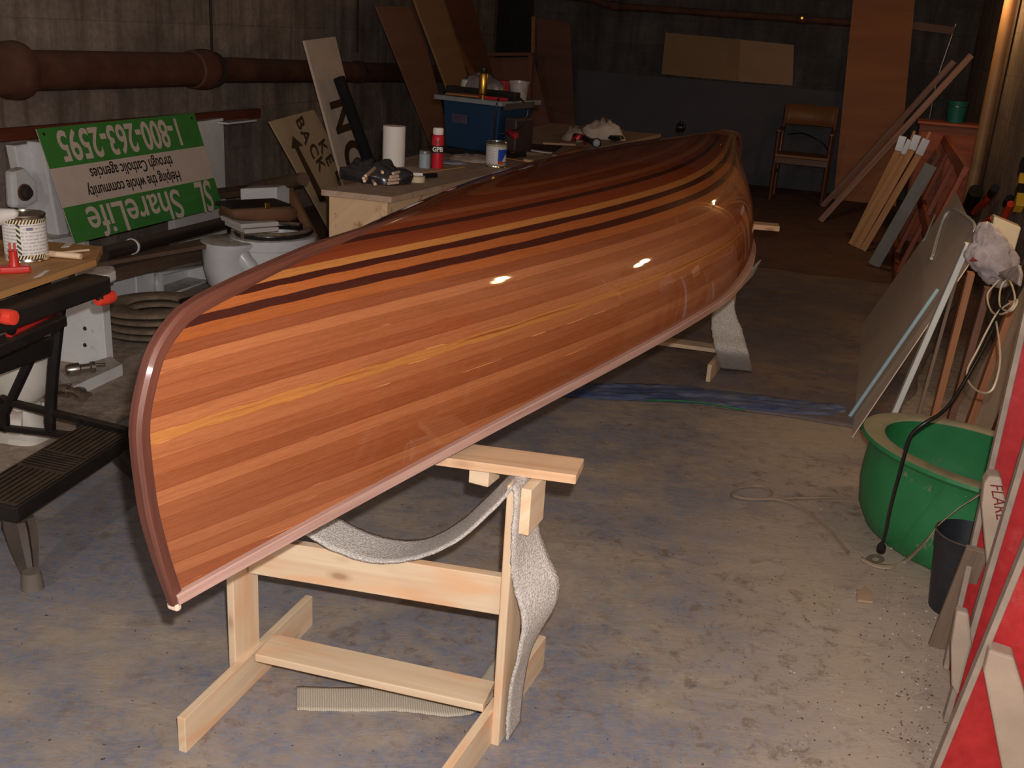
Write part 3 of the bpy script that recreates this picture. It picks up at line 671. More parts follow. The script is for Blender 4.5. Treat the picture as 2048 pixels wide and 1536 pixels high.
# tank behind, sticks and log
tp = [ata(x, y, 5.0) for x, y in ((480, 377), (553, 374))]
bm = new(); prism(bm, [V((tp[0].x, tp[0].y, 0)), V((tp[1].x, tp[1].y, 0)), tp[1], tp[0]], -A, .14); obj('marble_block', bm, M_MARB, None, 'white marble block standing behind the brown case', 'marble slab', bevel=.006)
for x0, x1, lab in ((557, 568, 'left of the two short wood scraps leaning behind the brown case'), (569, 590, 'right of the two short wood scraps leaning behind the brown case')):
    t_ = ata(x0, 364, 5.22); b_ = ata(x1, 404, 5.22); d_ = (b_-t_).normalized(); k_ = (b_.z)/(-d_.z)
    bm = new(); beam(bm, b_+d_*k_, t_, .028, .05, B); obj('wood_scrap', bm, wood('tan_scrap', (160, 116, 80), (120, 80, 52), .7), None, lab, 'wood scrap', bevel=.002)
bm = new(); q0, q1 = ata(548, 368, 5.25), ata(607, 358, 5.0); tube(bm, [q0-(q1-q0)*.8, q1], .036, 14); obj('dusty_log', bm, M_DUSTW, None, 'short dusty round log above the wood scraps', 'log', smooth=40)
# ---- stack of toilet seats
c0 = atz(318, 664, .0)
for i in range(4):
    z_ = .022+i*.036; c = c0+A*random.uniform(-.01, .01)+B*random.uniform(-.012, .012)+Z*z_; rot = .5+random.uniform(-.25, .25)
    bm = new(); P = []; n = 40; xa = V((math.cos(rot), math.sin(rot), 0)); ya = Z.cross(xa)
    for j in range(n+1):
        th = .22+(2*math.pi-.44)*j/n; cc, s_ = math.cos(th), math.sin(th); row = []
        for k in range(12):
            ph_ = 2*math.pi*k/12; r_ = 1+.0; rad = .145+.052*math.cos(ph_)
            row.append(c+xa*(cc*rad*1.3)+ya*(s_*rad*1.16)+Z*(.016*math.copysign(abs(math.sin(ph_))**.7, math.sin(ph_))))
        P.append(row+[row[0]])
    grid(bm, P)
    bmesh.ops.remove_doubles(bm, verts=bm.verts, dist=1e-5); bmesh.ops.holes_fill(bm, edges=bm.edges, sides=20)
    obj('toilet_seat', bm, M_BLK, None, ['bottommost', 'second from bottom', 'third from bottom', 'topmost'][i]+' black toilet seat of the dusty stack on the floor', 'toilet seat', 'stacked black toilet seats', smooth=60)
bm = new(); c = atz(408, 628, .05); lathe(bm, [(0, .03), (.15, .03), (.185, .02), (.19, .0), (.18, -.05), (0, -.05)], c, 36, Z, 1.15, .9, xd=A); obj('toilet_lid', bm, plain('dusty_lid', (128, 104, 84), .8, .15, 6, dust=.8, dc=(142, 116, 94)), None, 'dust covered oval lid on the floor right of the black toilet seats', 'lid', smooth=40)
# ---- marble partition near the workbench
mp = root('stall_partition', R(3.4, -3.15), 'white marble stall panel with bolt holes behind the folding workbench', 'marble panel')
bt = atz(214, 737, 0); ad = bt.dot(A)
bl_ = R(ad-.05, -3.62); top = ata(196, 585, ad)
bm = new(); prism(bm, [bl_, bt, V((bt.x, bt.y, top.z)), V((bl_.x, bl_.y, top.z))], -A, .045); obj('panel', bm, M_MARB, mp, bevel=.003)
bm = new()
for y in (600, 657, 690): lathe(bm, [(0, .003), (.008, .003), (.009, 0)], ata(170, y, ad-.055), 10, -A)
obj('bolt_hole', bm, M_RUSTD, mp)
bm = new(); prism(bm, [atz(x, y, .05) for x, y in ((148, 772), (245, 728), (222, 712), (120, 742))], Z, .05); obj('base_slab', bm, M_MARB, mp, bevel=.003)
bm = new(); q = [atz(x, y, .56) for x, y in ((150, 556), (215, 548), (232, 540), (228, 530), (150, 535))]; prism(bm, q, Z, .04); obj('top_slab', bm, M_MARB, mp, bevel=.01)
# chrome flush valves on the floor
def valve(x, y, z, dx, lab):
    c = atz(x, y, z); t = root('flush_valve', V((c.x, c.y, z)), lab, 'valve', 'chrome flush valves')
    d = V(dx).normalized(); bm = new(); lathe(bm, [(0, .02), (.02, .018), (.026, .0), (.026, -.03), (.018, -.035), (.018, -.07), (.024, -.075), (.024, -.09), (0, -.09)], c+Z*.026, 18, -d); obj('body', bm, M_CHROME, t, smooth=40)
    bm = new(); tube(bm, [c+Z*.026+d*.03, c+Z*.03+d*.09+Z*.004, c+Z*.03+d*.13], .008, 8); obj('handle', bm, M_CHROME, t, smooth=60)
valve(143, 752, .05, A*.8+B*.6, 'tarnished chrome flush valve lying on the white marble base slab')
valve(128, 792, 0, B, 'tarnished chrome flush valve on the floor, nearest the workbench leg')
valve(165, 803, 0, A*.5-B, 'tarnished chrome flush valve on the floor in front of the marble base slab')
# ---------------------------------------------------------------- folding workbench
M_WB = plain('black_enamel', (30, 27, 27), .38, .25, 12, dust=.22, dc=(110, 92, 74))
M_WBR = plain('red_enamel', (196, 44, 38), .4, .15)
M_KNOB = plain('red_plastic_knob', (236, 70, 52), .35, .05)
M_PLY = wood('worn_plywood_top', (156, 118, 78), (112, 74, 48), .6, 1.2, 14, stain=(70, 44, 30))
M_PLYE = wood('plywood_edge', (190, 144, 90), (150, 104, 60), .6)
wb = root('folding_workbench', R(2.1, -2.15), 'black folding workbench with red crank knobs and a worn plywood top', 'workbench')
def W(a, b, z): return R(a, b, z)
TZ = .80; FA, NA = 2.40, 1.80
top = [atz(x, y, TZ) for x, y in ((-150, 634), (192, 519), (205, 493), (88, 482), (-60, 478))]
bm = new(); vs_ = prism(bm, top, Z, .018)
for f in bm.faces:
    if abs(f.normal.z) < .5: f.material_index = 1
bm.normal_update()
for f in bm.faces:
    if abs(f.normal.z) < .5: f.material_index = 1
obj('plywood_top', bm, [M_PLY, M_PLYE], wb)
# jaws
bm = new(); q1 = atz(196, 566, .74); q0 = atz(-60, 655, .74); dj = (q1-q0).normalized(); beam(bm, q0, q1, .085, .05); obj('jaw', bm, M_WB, wb, bevel=.008)
nj = Z.cross(dj); bm = new(); beam(bm, q0+nj*.24, q1+nj*.22, .16, .045); obj('jaw', bm, M_WB, wb, bevel=.008)
# cranks
for k, (kx, ky) in enumerate(((208, 598), (2, 632))):
    j = q1 if k == 0 else atz(-5, 640, .72); out = -nj*.0+dj*.0; pk = on(kx, ky, nj, j.dot(nj)-.03) if k == 0 else on(kx, ky, nj, j.dot(nj)-.10)
    bm = new(); sp0 = j+dj*.005 if k == 0 else j-nj*.02
    tube(bm, curve([sp0-dj*.03, sp0+dj*.012, sp0+dj*.02-Z*.03, pk-dj*.02+Z*.01, pk-dj*.012], 4), .011, 8); ck = obj('crank', bm, M_WB, wb, smooth=60)
    bm = new(); lathe(bm, [(0, -.03), (.012, -.028), (.016, -.01), (.019, .02), (.017, .035), (0, .038)], pk, 16, dj if k == 0 else -nj); obj('knob', bm, M_KNOB, ck, smooth=50)
bm = new(); tube(bm, [atz(18, 670, .66), atz(112, 622, .66)], .009, 10); obj('red_rod', bm, M_WBR, wb, smooth=60)
bm = new(); beam(bm, atz(-60, 720, .64), atz(118, 640, .64), .05, .03); obj('under_rail', bm, M_WB, wb, bevel=.004)
# leg frames: far one in view, near one beyond the picture edge
g0 = atz(98, 835, .20); afr = g0.dot(A)
def pf(x, y, a=None): return ata(x, y, afr if a is None else a)
for dA, vis in ((0, 1), (-.56, 0)):
    o_ = A*dA
    bm = new(); tube(bm, [pf(100, 842)+o_, pf(107, 735)+o_, pf(120, 615)+o_], .019, 8); tube(bm, [pf(5, 838)+o_, pf(60, 720)+o_, pf(95, 625)+o_], .016, 8); obj('leg_frame', bm, M_WB, wb, smooth=30)
    # slotted base rail
    bm = new(); q = [(-70, 778), (30, 793), (258, 861), (250, 880), (100, 868), (-70, 850)]
    P_ = [pf(x, y)+o_ for x, y in q]; 
    for s0, s1, wd in (((-70, 782), (255, 862), .022), ((-70, 848), (165, 872), .020), ((165, 872), (255, 872), .02)): beam(bm, pf(*s0)+o_, pf(*s1)+o_, .022, wd)
    for xx in (8, 100, 165): beam(bm, pf(xx, 800+(xx-8)*.26-8)+o_, pf(xx+1, 862+(xx-8)*.03)+o_, .022, .03, B)
    obj('base_rail', bm, M_WB, wb, bevel=.004)
bm = new(); u0_, u1_ = pf(104, 690), pf(104, 690)-A*.56; beam(bm, u0_, u1_, .02, .062); obj('cross_bar', bm, M_WB, wb, bevel=.006)
# step
stp = [atz(x, y, .20) for x, y in ((-70, 1046), (34, 1006), (258, 866), (165, 848), (-60, 985))]
s0 = atz(258, 866, .20); s1 = atz(168, 848, .20); e0 = atz(30, 1012, .20); dl = (e0-s0); dw = (s1-s0)
bm = new(); prism(bm, [s0, s1, s1+dl, e0], Z, .012)
for k in range(9):
    f = (k+.5)/9
    if True: beam(bm, s0+dw*f+dl*.02+Z*.002, s0+dw*f+dl*.38+Z*.002, .005, .005); beam(bm, s0+dw*f+dl*.62+Z*.002, s0+dw*f+dl*.98+Z*.002, .005, .005)
for k in range(7):
    f = .41+.028*k; beam(bm, s0+dw*.05+dl*f+Z*.002, s0+dw*.95+dl*f+Z*.002, .005, .005)
M_STEP = plain('worn_black_step', (34, 30, 28), .5, .3, 14, dust=.30, dc=(150, 118, 88))
stepo = obj('step', bm, M_STEP, wb)
bm = new(); beam(bm, s0-Z*.028, e0-Z*.028, .008, .045); beam(bm, s0-Z*.028, s1-Z*.028, .008, .045); beam(bm, e0-Z*.028, s1+dl-Z*.028, .008, .045); obj('step_edge', bm, M_WB, stepo, bevel=.003)
# plastic feet legs
M_LEG = plain('grey_black_leg', (58, 50, 46), .55, .3, 10, dust=.35, dc=(120, 100, 84))
def pleg(topc, foot, lab=None):
    d = (foot-topc); bm = new(); rs = []
    for f, w_ in ((0, .050), (.12, .054), (.45, .044), (.8, .026), (.93, .024)):
        c = topc+d*f; rs.append([bm.verts.new(c+dl.normalized()*(x_*w_*.62)+nj*(y_*w_*.72)) for x_, y_ in ((-1, -.6), (-.6, -1), (0, -.75), (.6, -1), (1, -.6), (1, .6), (.6, 1), (-.6, 1), (-1, .6))])
    for a_, b_ in zip(rs, rs[1:]):
        for i in range(9): bm.faces.new([a_[i], a_[(i+1) % 9], b_[(i+1) % 9], b_[i]])
    bm.faces.new(rs[0]); bm.faces.new(rs[-1][::-1]); lo = obj('leg', bm, M_LEG, wb, smooth=30)
    bm = new(); lathe(bm, [(0, 0), (.030, 0), (.026, .04), (.022, .055), (0, .055)], V((foot.x, foot.y, 0)), 12); obj('rubber_foot', bm, plain('worn_rubber', (110, 100, 90), .8), lo, smooth=40)
fA = atz(66, 1180, 0); tA = atz(36, 1035, .15)
pleg(tA, fA)
fB = atz(298, 985, 0); tB = atz(232, 893, .16); pleg(tB, fB)
pleg(tA+dw*3.6, fA+dw*4.2); pleg(tB+dw*3.6, fB+dw*4.0)
# ---- things on the workbench
def can(x, y, z, r_, h_, lab, blue=False, yaw=0.0):
    c = atz(x, y, z); t = root('paint_can', c, lab, 'can'); c = V((c.x, c.y, z))
    tocam = (CAM-c); tocam.z = 0; tocam.normalize()
    bm = new(); lathe(bm, [(0, 0), (r_*.985, 0), (r_*1.01, .003), (r_*.985, .006), (r_*.985, h_-.006), (r_*1.01, h_-.003), (r_*.985, h_), (r_*.93, h_), (r_*.93, h_-.006), (r_*.80, h_-.006), (r_*.78, h_-.002), (0, h_-.002)], c, 40, Z, xd=tocam); obj('tin', bm, M_CHROME_L, t, smooth=40)
    bm = new(); lathe(bm, [(r_*.99, .010), (r_*.99, h_-.010)], c, 48, Z, xd=tocam); obj('label', bm, M_LAB[1 if blue else 0], t, smooth=60)
    return t
M_CHROME_L = plain('tinplate', (205, 200, 190), .22, .1, metal=1)
def m_label(blue):
    t = NT('can_label_blue' if blue else 'can_label'); sp = t.n('ShaderNodeSeparateXYZ'); t.l(t.coord('UV'), sp.inputs[0]); u, v = sp.outputs[0], sp.outputs[1]
    # fine grey lines of small print
    ln = t.math('GREATER_THAN', t.math('FRACT', t.math('MULTIPLY', v, 110)), .55); brk = t.ramp(t.noise(t.coord('UV', (60, 110, 1)), 1.0, 2), [(.42, 0.0), (.46, 1.0)])
    c = t.mix(t.math('MULTIPLY', t.math('MULTIPLY', ln, brk), .5), L((226, 222, 218)), L((120, 120, 130)))
    hgt = .104 if not blue else .104
    if blue:
        inb = t.math('MULTIPLY', t.math('GREATER_THAN', u, .03), t.math('LESS_THAN', u, .24)); inb = t.math('MULTIPLY', inb, t.math('GREATER_THAN', v, .014)); inb = t.math('MULTIPLY', inb, t.math('LESS_THAN', v, .080))
        c = t.mix(inb, c, L((38, 78, 180)))
        inw = t.math('MULTIPLY', t.math('GREATER_THAN', u, .10), t.math('LESS_THAN', u, .22)); inw = t.math('MULTIPLY', inw, t.math('LESS_THAN', t.math('ADD', v, t.math('MULTIPLY', t.math('ABSOLUTE', t.math('SUBTRACT', u, .17)), .5)), .060)); inw = t.math('MULTIPLY', inw, t.math('GREATER_THAN', v, .02))
        c = t.mix(inw, c, L((222, 218, 216)))
        ir = t.math('MULTIPLY', t.math('GREATER_THAN', u, .03), t.math('LESS_THAN', u, .12)); ir = t.math('MULTIPLY', ir, t.math('LESS_THAN', v, .024)); c = t.mix(ir, c, L((210, 70, 30)))
    else:
        ib = t.math('MULTIPLY', t.math('GREATER_THAN', u, .01), t.math('LESS_THAN', u, .06)); ib = t.math('MULTIPLY', ib, t.math('GREATER_THAN', v, .076)); ib = t.math('MULTIPLY', ib, t.math('LESS_THAN', v, .084)); c = t.mix(t.math('MULTIPLY', ib, .8), c, L((90, 90, 120)))
        sm = t.math('MULTIPLY', t.math('GREATER_THAN', u, .935), t.math('LESS_THAN', u, .965)); st_ = t.math('GREATER_THAN', t.math('FRACT', t.math('ADD', t.math('MULTIPLY', v, 70), t.math('MULTIPLY', u, 20))), .5)
        c = t.mix(sm, c, t.mix(st_, L((60, 70, 50)), L((220, 215, 200))))
    # diagonal warning stripes top and bottom
    dg = t.math('GREATER_THAN', t.math('FRACT', t.math('ADD', t.math('MULTIPLY', u, 42), t.math('MULTIPLY', v, -60))), .5)
    ed = t.math('ADD', t.math('LESS_THAN', v, .011), t.math('GREATER_THAN', v, .093)); c = t.mix(ed, c, t.mix(dg, L((62, 44, 22)), L((226, 214, 180)))); 
    return t.out(c, .35, metal=.0, coat=.5)
M_LAB = [m_label(False), m_label(True)]
can(55, 518, TZ, .0545, .124, 'paint can with a white label and striped edges on the folding workbench')
bm = new(); tube(bm, [atz(60, 512, TZ+.02), atz(178, 500, TZ+.006)], .0035, 8); obj('thin_stick', bm, M_PINE, None, 'thin wooden stick lying right of the paint can on the workbench', 'stick', smooth=60)
bm = new(); tube(bm, [atz(97, 507, TZ+.011), atz(162, 513, TZ+.010)], .0085, 12); dw_ = obj('foam_brush', bm, M_PINE, None, 'short wooden brush handle lying on the workbench under the thin stick', 'handle', smooth=50)
bm = new(); tube(bm, [atz(90, 506, TZ+.011), atz(99, 507, TZ+.011)], .0095, 12); obj('ferrule', bm, M_BLACK, dw_, smooth=50)
cl = root('clamp_peg', atz(30, 548, TZ), 'red plastic bench clamp peg in front of the paint can', 'clamp peg')
c = atz(30, 545, TZ); bm = new(); box(bm, c, .075, .035, .018, .5); obj('pad', bm, M_WBR, cl, bevel=.006)
bm = new(); lathe(bm, [(.014, .018), (.011, .03), (.010, .055), (.013, .058), (0, .058)], c, 14); 
for sg_ in (-1, 1): box(bm, c+V((sg_*.006, 0, .055)), .005, .014, .02, .5)
obj('stem', bm, M_WBR, cl, smooth=40)
bm = new(); prism(bm, [atz(x, y, TZ+.002) for x, y in ((66, 556), (90, 541), (99, 540), (84, 551))], Z, .0012); obj('paper_scrap', bm, M_FOAM, None, 'small folded paper scrap on the edge of the workbench top', 'paper')
bm = new(); prism(bm, [atz(x, y, TZ+.003) for x, y in ((122, 494), (135, 484), (148, 484), (138, 493))], Z, .0015); obj('tape_piece', bm, M_FOAM, None, 'small white scrap at the far edge of the workbench top', 'paper')
jg = root('plastic_jug', atz(-48, 512, TZ), 'white plastic jug with a slanting spout at the left end of the workbench', 'jug')
c = atz(-48, 512, TZ); bm = new(); lathe(bm, [(0, 0), (.055, 0), (.06, .01), (.06, .07), (.05, .1), (.03, .115), (0, .118)], c, 24); obj('body', bm, M_FOAM, jg, smooth=50)
bm = new(); tip = on(33, 424, A, c.dot(A)); tube(bm, [c+Z*.075, c.lerp(tip, .45)+Z*.05, tip-(tip-c)*.04, tip], [.035, .026, .013, .006], 14); obj('spout', bm, M_FOAM, jg, smooth=60)
# ---------------------------------------------------------------- plastic sheets on the floor
def m_tarp(name, dusty, seed=0.0, k=1.0, dry=False, stretch=(1.3, 2.6, 1)):
    t = NT(name); v = t.coord('Object', loc=(seed, seed, 0)); vs = t.coord('Object', stretch, (0, 0, -.35), (seed, 0, 0))
    n1 = t.noise(v, .9, 4, .6, .4); n2 = t.noise(vs, 1.6, 6, .65, .3); f = t.noise(v, 38, 7, .75); m = t.noise(v, 7, 6, .7)
    blue = t.ramp(t.math('ADD', t.math('ADD', t.math('MULTIPLY', n1, .35), t.math('MULTIPLY', n2, .33)), t.math('MULTIPLY', m, .32)), [(.43-dusty, 0.0), (.53-dusty, .9)])
    base = t.ramp(m, [(.35, L((168, 155, 140))), (.65, L((190, 178, 162)))])
    c = t.mix(blue, base, t.ramp(n2, [(.35, L((92, 106, 134))), (.7, L((128, 134, 150)))]))
    c = t.mix(t.ramp(f, [(.40, 0.0), (.60, .6)]), c, L((160, 140, 120)))
    if dry:
        s2 = t.n('ShaderNodeSeparateXYZ'); t.l(t.coord('UV'), s2.inputs[0]); c = t.mix(t.ramp(t.math('ADD', t.math('MULTIPLY', s2.outputs[1], .25), t.math('MULTIPLY', m, .25)), [(.78, 0.0), (.90, .85)]), c, L((186, 168, 150)))
    spots = t.math('MULTIPLY', t.ramp(t.noise(v, 17, 9, .8, .4), [(.52, 0.0), (.62, 1.0)]), t.ramp(t.noise(v, 1.7, 3), [(.40, .15), (.58, .75)])); c = t.mix(spots, c, L((116, 98, 84)))
    fl = t.noise(v, 70, 3, .6); c = t.mix(t.ramp(fl, [(.68, 0.0), (.71, .9)]), c, L((60, 46, 40)))
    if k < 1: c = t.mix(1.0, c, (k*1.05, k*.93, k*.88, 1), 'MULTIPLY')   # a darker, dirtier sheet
    return t.out(c, t.ramp(n2, [(.3, .45), (.7, .8)]), t.noise(vs, 5, 6, .7, .5), .5, .008)
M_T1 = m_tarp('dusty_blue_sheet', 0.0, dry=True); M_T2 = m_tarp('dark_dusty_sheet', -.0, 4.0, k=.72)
def sheet(name, poly, mat, label, z, ridge=None, n=70):
    """sheet over poly = 4 corners (a,b), with low wrinkles"""
    bm = new(); P = []
    c = [R(*q) for q in poly]
    for i in range(n+1):
        row = []
        for j in range(n+1):
            u, v = i/n, j/n; p = c[0].lerp(c[1], u).lerp(c[3].lerp(c[2], u), v)
            edge = min(u, 1-u, v, 1-v)
            if edge < .02: p += (A*mnoise.noise(p*3)+B*mnoise.noise(p*3+V((9, 9, 9))))*.05
            w_ = mnoise.noise(V((p.dot(A)*1.3, p.dot(B)*5, z*50)))*.5+mnoise.noise(V((p.dot(A)*6, p.dot(B)*2, 7)))*.35
            hgt = z+max(0, w_)*.006*min(1, edge*20)
            if ridge: hgt += ridge(p.dot(A), p.dot(B))
            row.append(V((p.x, p.y, hgt)))
        P.append(row)
    grid(bm, P); return obj(name, bm, mat, None, label, 'plastic sheet', smooth=180, solid=.001)
sheet('drop_sheet', ((.2, -2.2), (4.15, -2.6), (4.25, .30), (.2, .72)), M_T1, 'dusty blue plastic sheet covering the floor under the near sawhorse', .003)
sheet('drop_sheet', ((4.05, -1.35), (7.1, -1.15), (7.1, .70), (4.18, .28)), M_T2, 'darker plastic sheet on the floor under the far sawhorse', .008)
# bunched blue fold where the sheets meet
M_FOLD = NT('blue_plastic_fold'); _v = M_FOLD.coord('Object', (2, 9, 9), (0, 0, -.3)); _n = M_FOLD.noise(_v, 3, 6, .65)
M_FOLD = M_FOLD.out(M_FOLD.ramp(_n, [(.35, L((62, 76, 118))), (.55, L((92, 102, 130))), (.72, L((136, 134, 134)))]), .35, _n, .8, .01)
bm = new(); P = []
for i in range(90):
    f = i/89; x = 1000+f*690; c = atz(x, 768+f*55+math.sin(f*9)*4, 0); wd = .12*(1-.55*abs(f-.45)*1.4)*(1 if f < .97 else .5); row = []
    for j in range(25):
        g_ = j/24; p = c+A*((g_-.5)*wd*2.0)
        z_ = .012+.028*math.sin(math.pi*g_)*(.5+.5*mnoise.noise(V((f*6, g_*5, 2))))+.012*abs(mnoise.noise(V((f*14, g_*9, 5))))
        row.append(V((p.x, p.y, z_ if 0 < j < 24 else .009)))
    P.append(row)
grid(bm, P); obj('sheet_fold', bm, M_FOLD, None, 'bunched blue fold of plastic sheet across the floor behind the near sawhorse', 'plastic sheet', smooth=180)
bm = new(); tube(bm, curve([atz(x, y, .035) for x, y in ((1290, 800), (1340, 801), (1400, 805), (1450, 813), (1490, 820))], 5), .004, 6); obj('green_string', bm, plain('green_cord', (30, 110, 60), .6), None, 'thin green cord lying on the blue fold of plastic', 'cord', smooth=60)
# ---------------------------------------------------------------- the long bench
M_BTOP = wood('dusty_bench_top', (190, 158, 134), (144, 112, 92), .75, 1, 20, dust=.5, dc=(200, 176, 154), stain=(72, 44, 32))
M_OSB = NT('stained_plywood'); _v = M_OSB.coord('UV', (2.4, 16, 1)); _g = M_OSB.noise(_v, 1.0, 5); _s = M_OSB.noise(M_OSB.coord('Object'), 8, 6, .7, .6)
M_OSB = M_OSB.out(M_OSB.mix(M_OSB.ramp(_s, [(.54, 0.0), (.60, .75)]), M_OSB.ramp(_g, [(.3, L((204, 168, 130))), (.7, L((222, 190, 152)))]), L((150, 98, 50))), .7)
bench = root('long_bench', R(5.5, -1.85), 'long plywood box beam used as a bench left of the canoe', 'bench')
BZ = .80
n0, n1, f1, f0 = atz(642, 379, BZ), atz(783, 394, BZ), atz(1322, 268, BZ), atz(1322, 268, BZ)
ax = (f1-n1).normalized(); bx_ = (n0-n1); wd = bx_.length; bx_.normalize(); ln = (f1-n1).length
bm = new(); prism(bm, [n1, f1, f1+bx_*wd, n0], Z, .024); obj('bench_top', bm, M_BTOP, bench, bevel=.002)
o1 = n1+bx_*.025+ax*.015; bm = new(); w2 = wd-.05
q = [o1, o1+ax*(ln-.1), o1+ax*(ln-.1)+bx_*w2, o1+bx_*w2]; q = [V((p.x, p.y, BZ-.024)) for p in q]
bm2 = new(); prism(bm2, q, Z, .20); obj('box_beam', bm2, M_OSB, bench, bevel=.003)
bm = new(); b0 = (o1+bx_*w2*.5); beam(bm, V((b0.x, b0.y, BZ-.239))+ax*.02, V((b0.x, b0.y, BZ-.239))+ax*.11, w2*.98, .03); obj('bottom_cleat', bm, wood('dark_cleat', (76, 50, 36), (50, 32, 24)), bench)
for f in (.17, .5, .88):
    for sd in (.12, .88):
        p = o1+ax*(ln*f)+bx_*(w2*sd); bm = new(); beam(bm, V((p.x, p.y, 0)), V((p.x, p.y, BZ-.224)), .07, .04, ax); obj('leg', bm, M_DUSTW, bench, bevel=.002)
wt = root('work_table', R(5.8, -2.3), 'dusty plywood work table set against the back of the long bench', 'table')
ta, tb_ = 4.42, 7.5
def btb(a): # bench left edge b at depth a
    p = n0+ax*((a-n0.dot(A))/ax.dot(A)); return p.dot(B)
bm = new(); prism(bm, [R(ta, btb(ta)-.004, BZ-.002), R(tb_, btb(tb_)-.004, BZ-.002), R(tb_, -2.26, BZ-.002), R(ta, -2.215, BZ-.002)], Z, .02); obj('table_top', bm, M_BTOP, wt, bevel=.002)
for a_, b_ in ((ta+.4, -2.17), (tb_-.1, -2.2), (ta+.4, -2.06), (tb_-.1, -1.9)):
    bm = new(); beam(bm, R(a_, b_, 0), R(a_, b_, BZ-.022), .06, .06, A); obj('leg', bm, M_DUSTW, wt, bevel=.002)
# white resin drips on the near top edge of the hull are on the boat itself
# ---- things on the bench
M_PAPER = plain('white_paper', (246, 240, 232), .7, .04, 3)
pr = root('paper_roll', atz(787, 330, BZ), 'tall white paper towel roll standing on the bench', 'paper roll')
c = atz(787, 331, BZ); k = 44/2050*(c-CAM).dot(fwd)/2
hz_ = .185
bm = new(); lathe(bm, [(k, 0), (k, hz_*.02), (k*1.01, hz_*.5), (k, hz_), (k*.42, hz_), (k*.40, hz_*.6)], c, 36); obj('paper', bm, M_PAPER, pr, smooth=50)
bm = new(); lathe(bm, [(k*.41, hz_*.98), (k*.41, hz_*1.01), (k*.37, hz_*1.01), (k*.37, hz_*.6)], c, 24); obj('core', bm, plain('card_core', (168, 120, 90), .8), pr, smooth=50)
jr = root('glass_jar', atz(849, 333, BZ), 'small pale blue tin with a lid left of the red bottle', 'jar')
c = atz(849, 336, BZ); k = 22/2050*(c-CAM).dot(fwd)/2; bm = new(); lathe(bm, [(0, 0), (k, 0), (k, .068), (0, .068)], c, 24); obj('body', bm, plain('pale_blue_label', (160, 178, 186), .4, .1, 60), jr, smooth=40, bevel=.002)
bm = new(); lathe(bm, [(k*1.02, .069), (k*1.02, .080), (k*.9, .083), (0, .083)], c, 24); obj('lid', bm, plain('tin_lid', (150, 150, 150), .35, metal=.6), jr, smooth=40)
rb = root('glue_bottle', atz(875, 333, BZ), 'red plastic bottle with a white cap standing on the bench', 'bottle')
c = atz(874, 336, BZ); k = 23/2050*(c-CAM).dot(fwd)/2; bm = new(); lathe(bm, [(0, 0), (k, .0), (k*1.03, .006), (k*1.03, .135), (k*.98, .148), (k*.8, .156), (0, .156)], c, 28); obj('body', bm, plain('red_bottle', (214, 34, 52), .35, .05), rb, smooth=45)
bm = new(); lathe(bm, [(k*.88, .157), (k*.92, .162), (k*.92, .182), (k*.8, .188), (0, .188)], c, 24); obj('cap', bm, M_PAPER, rb, smooth=45)
tc = (CAM-c); tc.z = 0; tc.normalize(); side_ = tc.cross(Z)*-1
bm = new(); lathe(bm, [(k*1.045, .072), (k*1.045, .108)], c, 28); obj('label_band', bm, plain('label_dark', (52, 40, 44), .5), rb, smooth=60)
text('label_text', 'GPB', .03, c+tc*(k*1.05)+Z*.090, Z.cross(tc), Z, M_PAPER, rb, sx=.9, bold=.001)
text('label_text', 'AR', .02, c+tc*(k*1.04)+Z*.122, Z.cross(tc), Z, plain('label_black', (30, 20, 24), .5), rb)
def can2():
    c = atz(991, 334, BZ); return can(991, 334, BZ, .052, .124, 'paint can with a white and blue label standing on the bench', True)
can2()
# bag of dowels
M_BAG = plain('black_bag_film', (40, 38, 44), .22, .4, 14, dust=.25, dc=(120, 112, 110), coat=.4)
M_DOW = plain('dowel_wood', (214, 184, 158), .6)
bm = new(); c = atz(748, 362, BZ); P = []
for i in range(29):
    row = []
    for j in range(17):
        th = 2*math.pi*i/28; f = j/16; r_ = (1-f)
        n_ = mnoise.noise(V((math.cos(th)*2, math.sin(th)*2, f*3)))
        rr = (.165 if abs(math.cos(th)) > .5 else .15)*math.sin(f*math.pi/2+.0)*(1+.18*n_)
        p = c+B*(math.cos(th)*rr*.95)+A*(math.sin(th)*rr*.62)+Z*(.004+.075*math.cos(f*math.pi/2)**.7*(1+.35*n_+.25*mnoise.noise(V((math.cos(th)*6, math.sin(th)*6, f*8)))))
        row.append(p)
    P.append(row)
grid(bm, P); bmesh.ops.remove_doubles(bm, verts=bm.verts, dist=1e-5)
obj('plastic_bag', bm, M_BAG, None, 'crumpled dark plastic bag lying at the near end of the bench', 'bag', smooth=180)
dl_ = [((727, 357), (748, 338), .098), ((731, 352), (749, 336), .105), ((733, 357), (729, 362), .09), ((765, 345), (764, 343), .10), ((786, 347), (798, 344), .085), ((781, 354), (796, 352), .085), ((778, 360), (797, 358), .07), ((776, 367), (796, 365), .055), ((746, 362), (750, 368), .07)]
for i, (q0, q1, z_) in enumerate(dl_):
    p0 = atz(*q0, BZ+z_); p1 = atz(*q1, BZ+z_); d_ = (p1-p0); d_ = d_.normalized()*max(d_.length, .03)
    bm = new(); tube(bm, [p0, p0+d_], .0062, 10)
    where = ['long upper left one on', 'second long upper left one on', 'short left one on', 'lone end in the middle of', 'topmost of the right column on', 'second of the right column on', 'third of the right column on', 'lowest of the right column on', 'lowest left one on'][i]
    obj('dowel', bm, M_DOW, None, 'short pale dowel, '+where+' the dark bag', 'dowel', 'short dowels on the dark bag', smooth=50)
tpr = root('tape_roll', atz(833, 362, BZ), 'roll of masking tape lying right of the dark bag', 'tape')
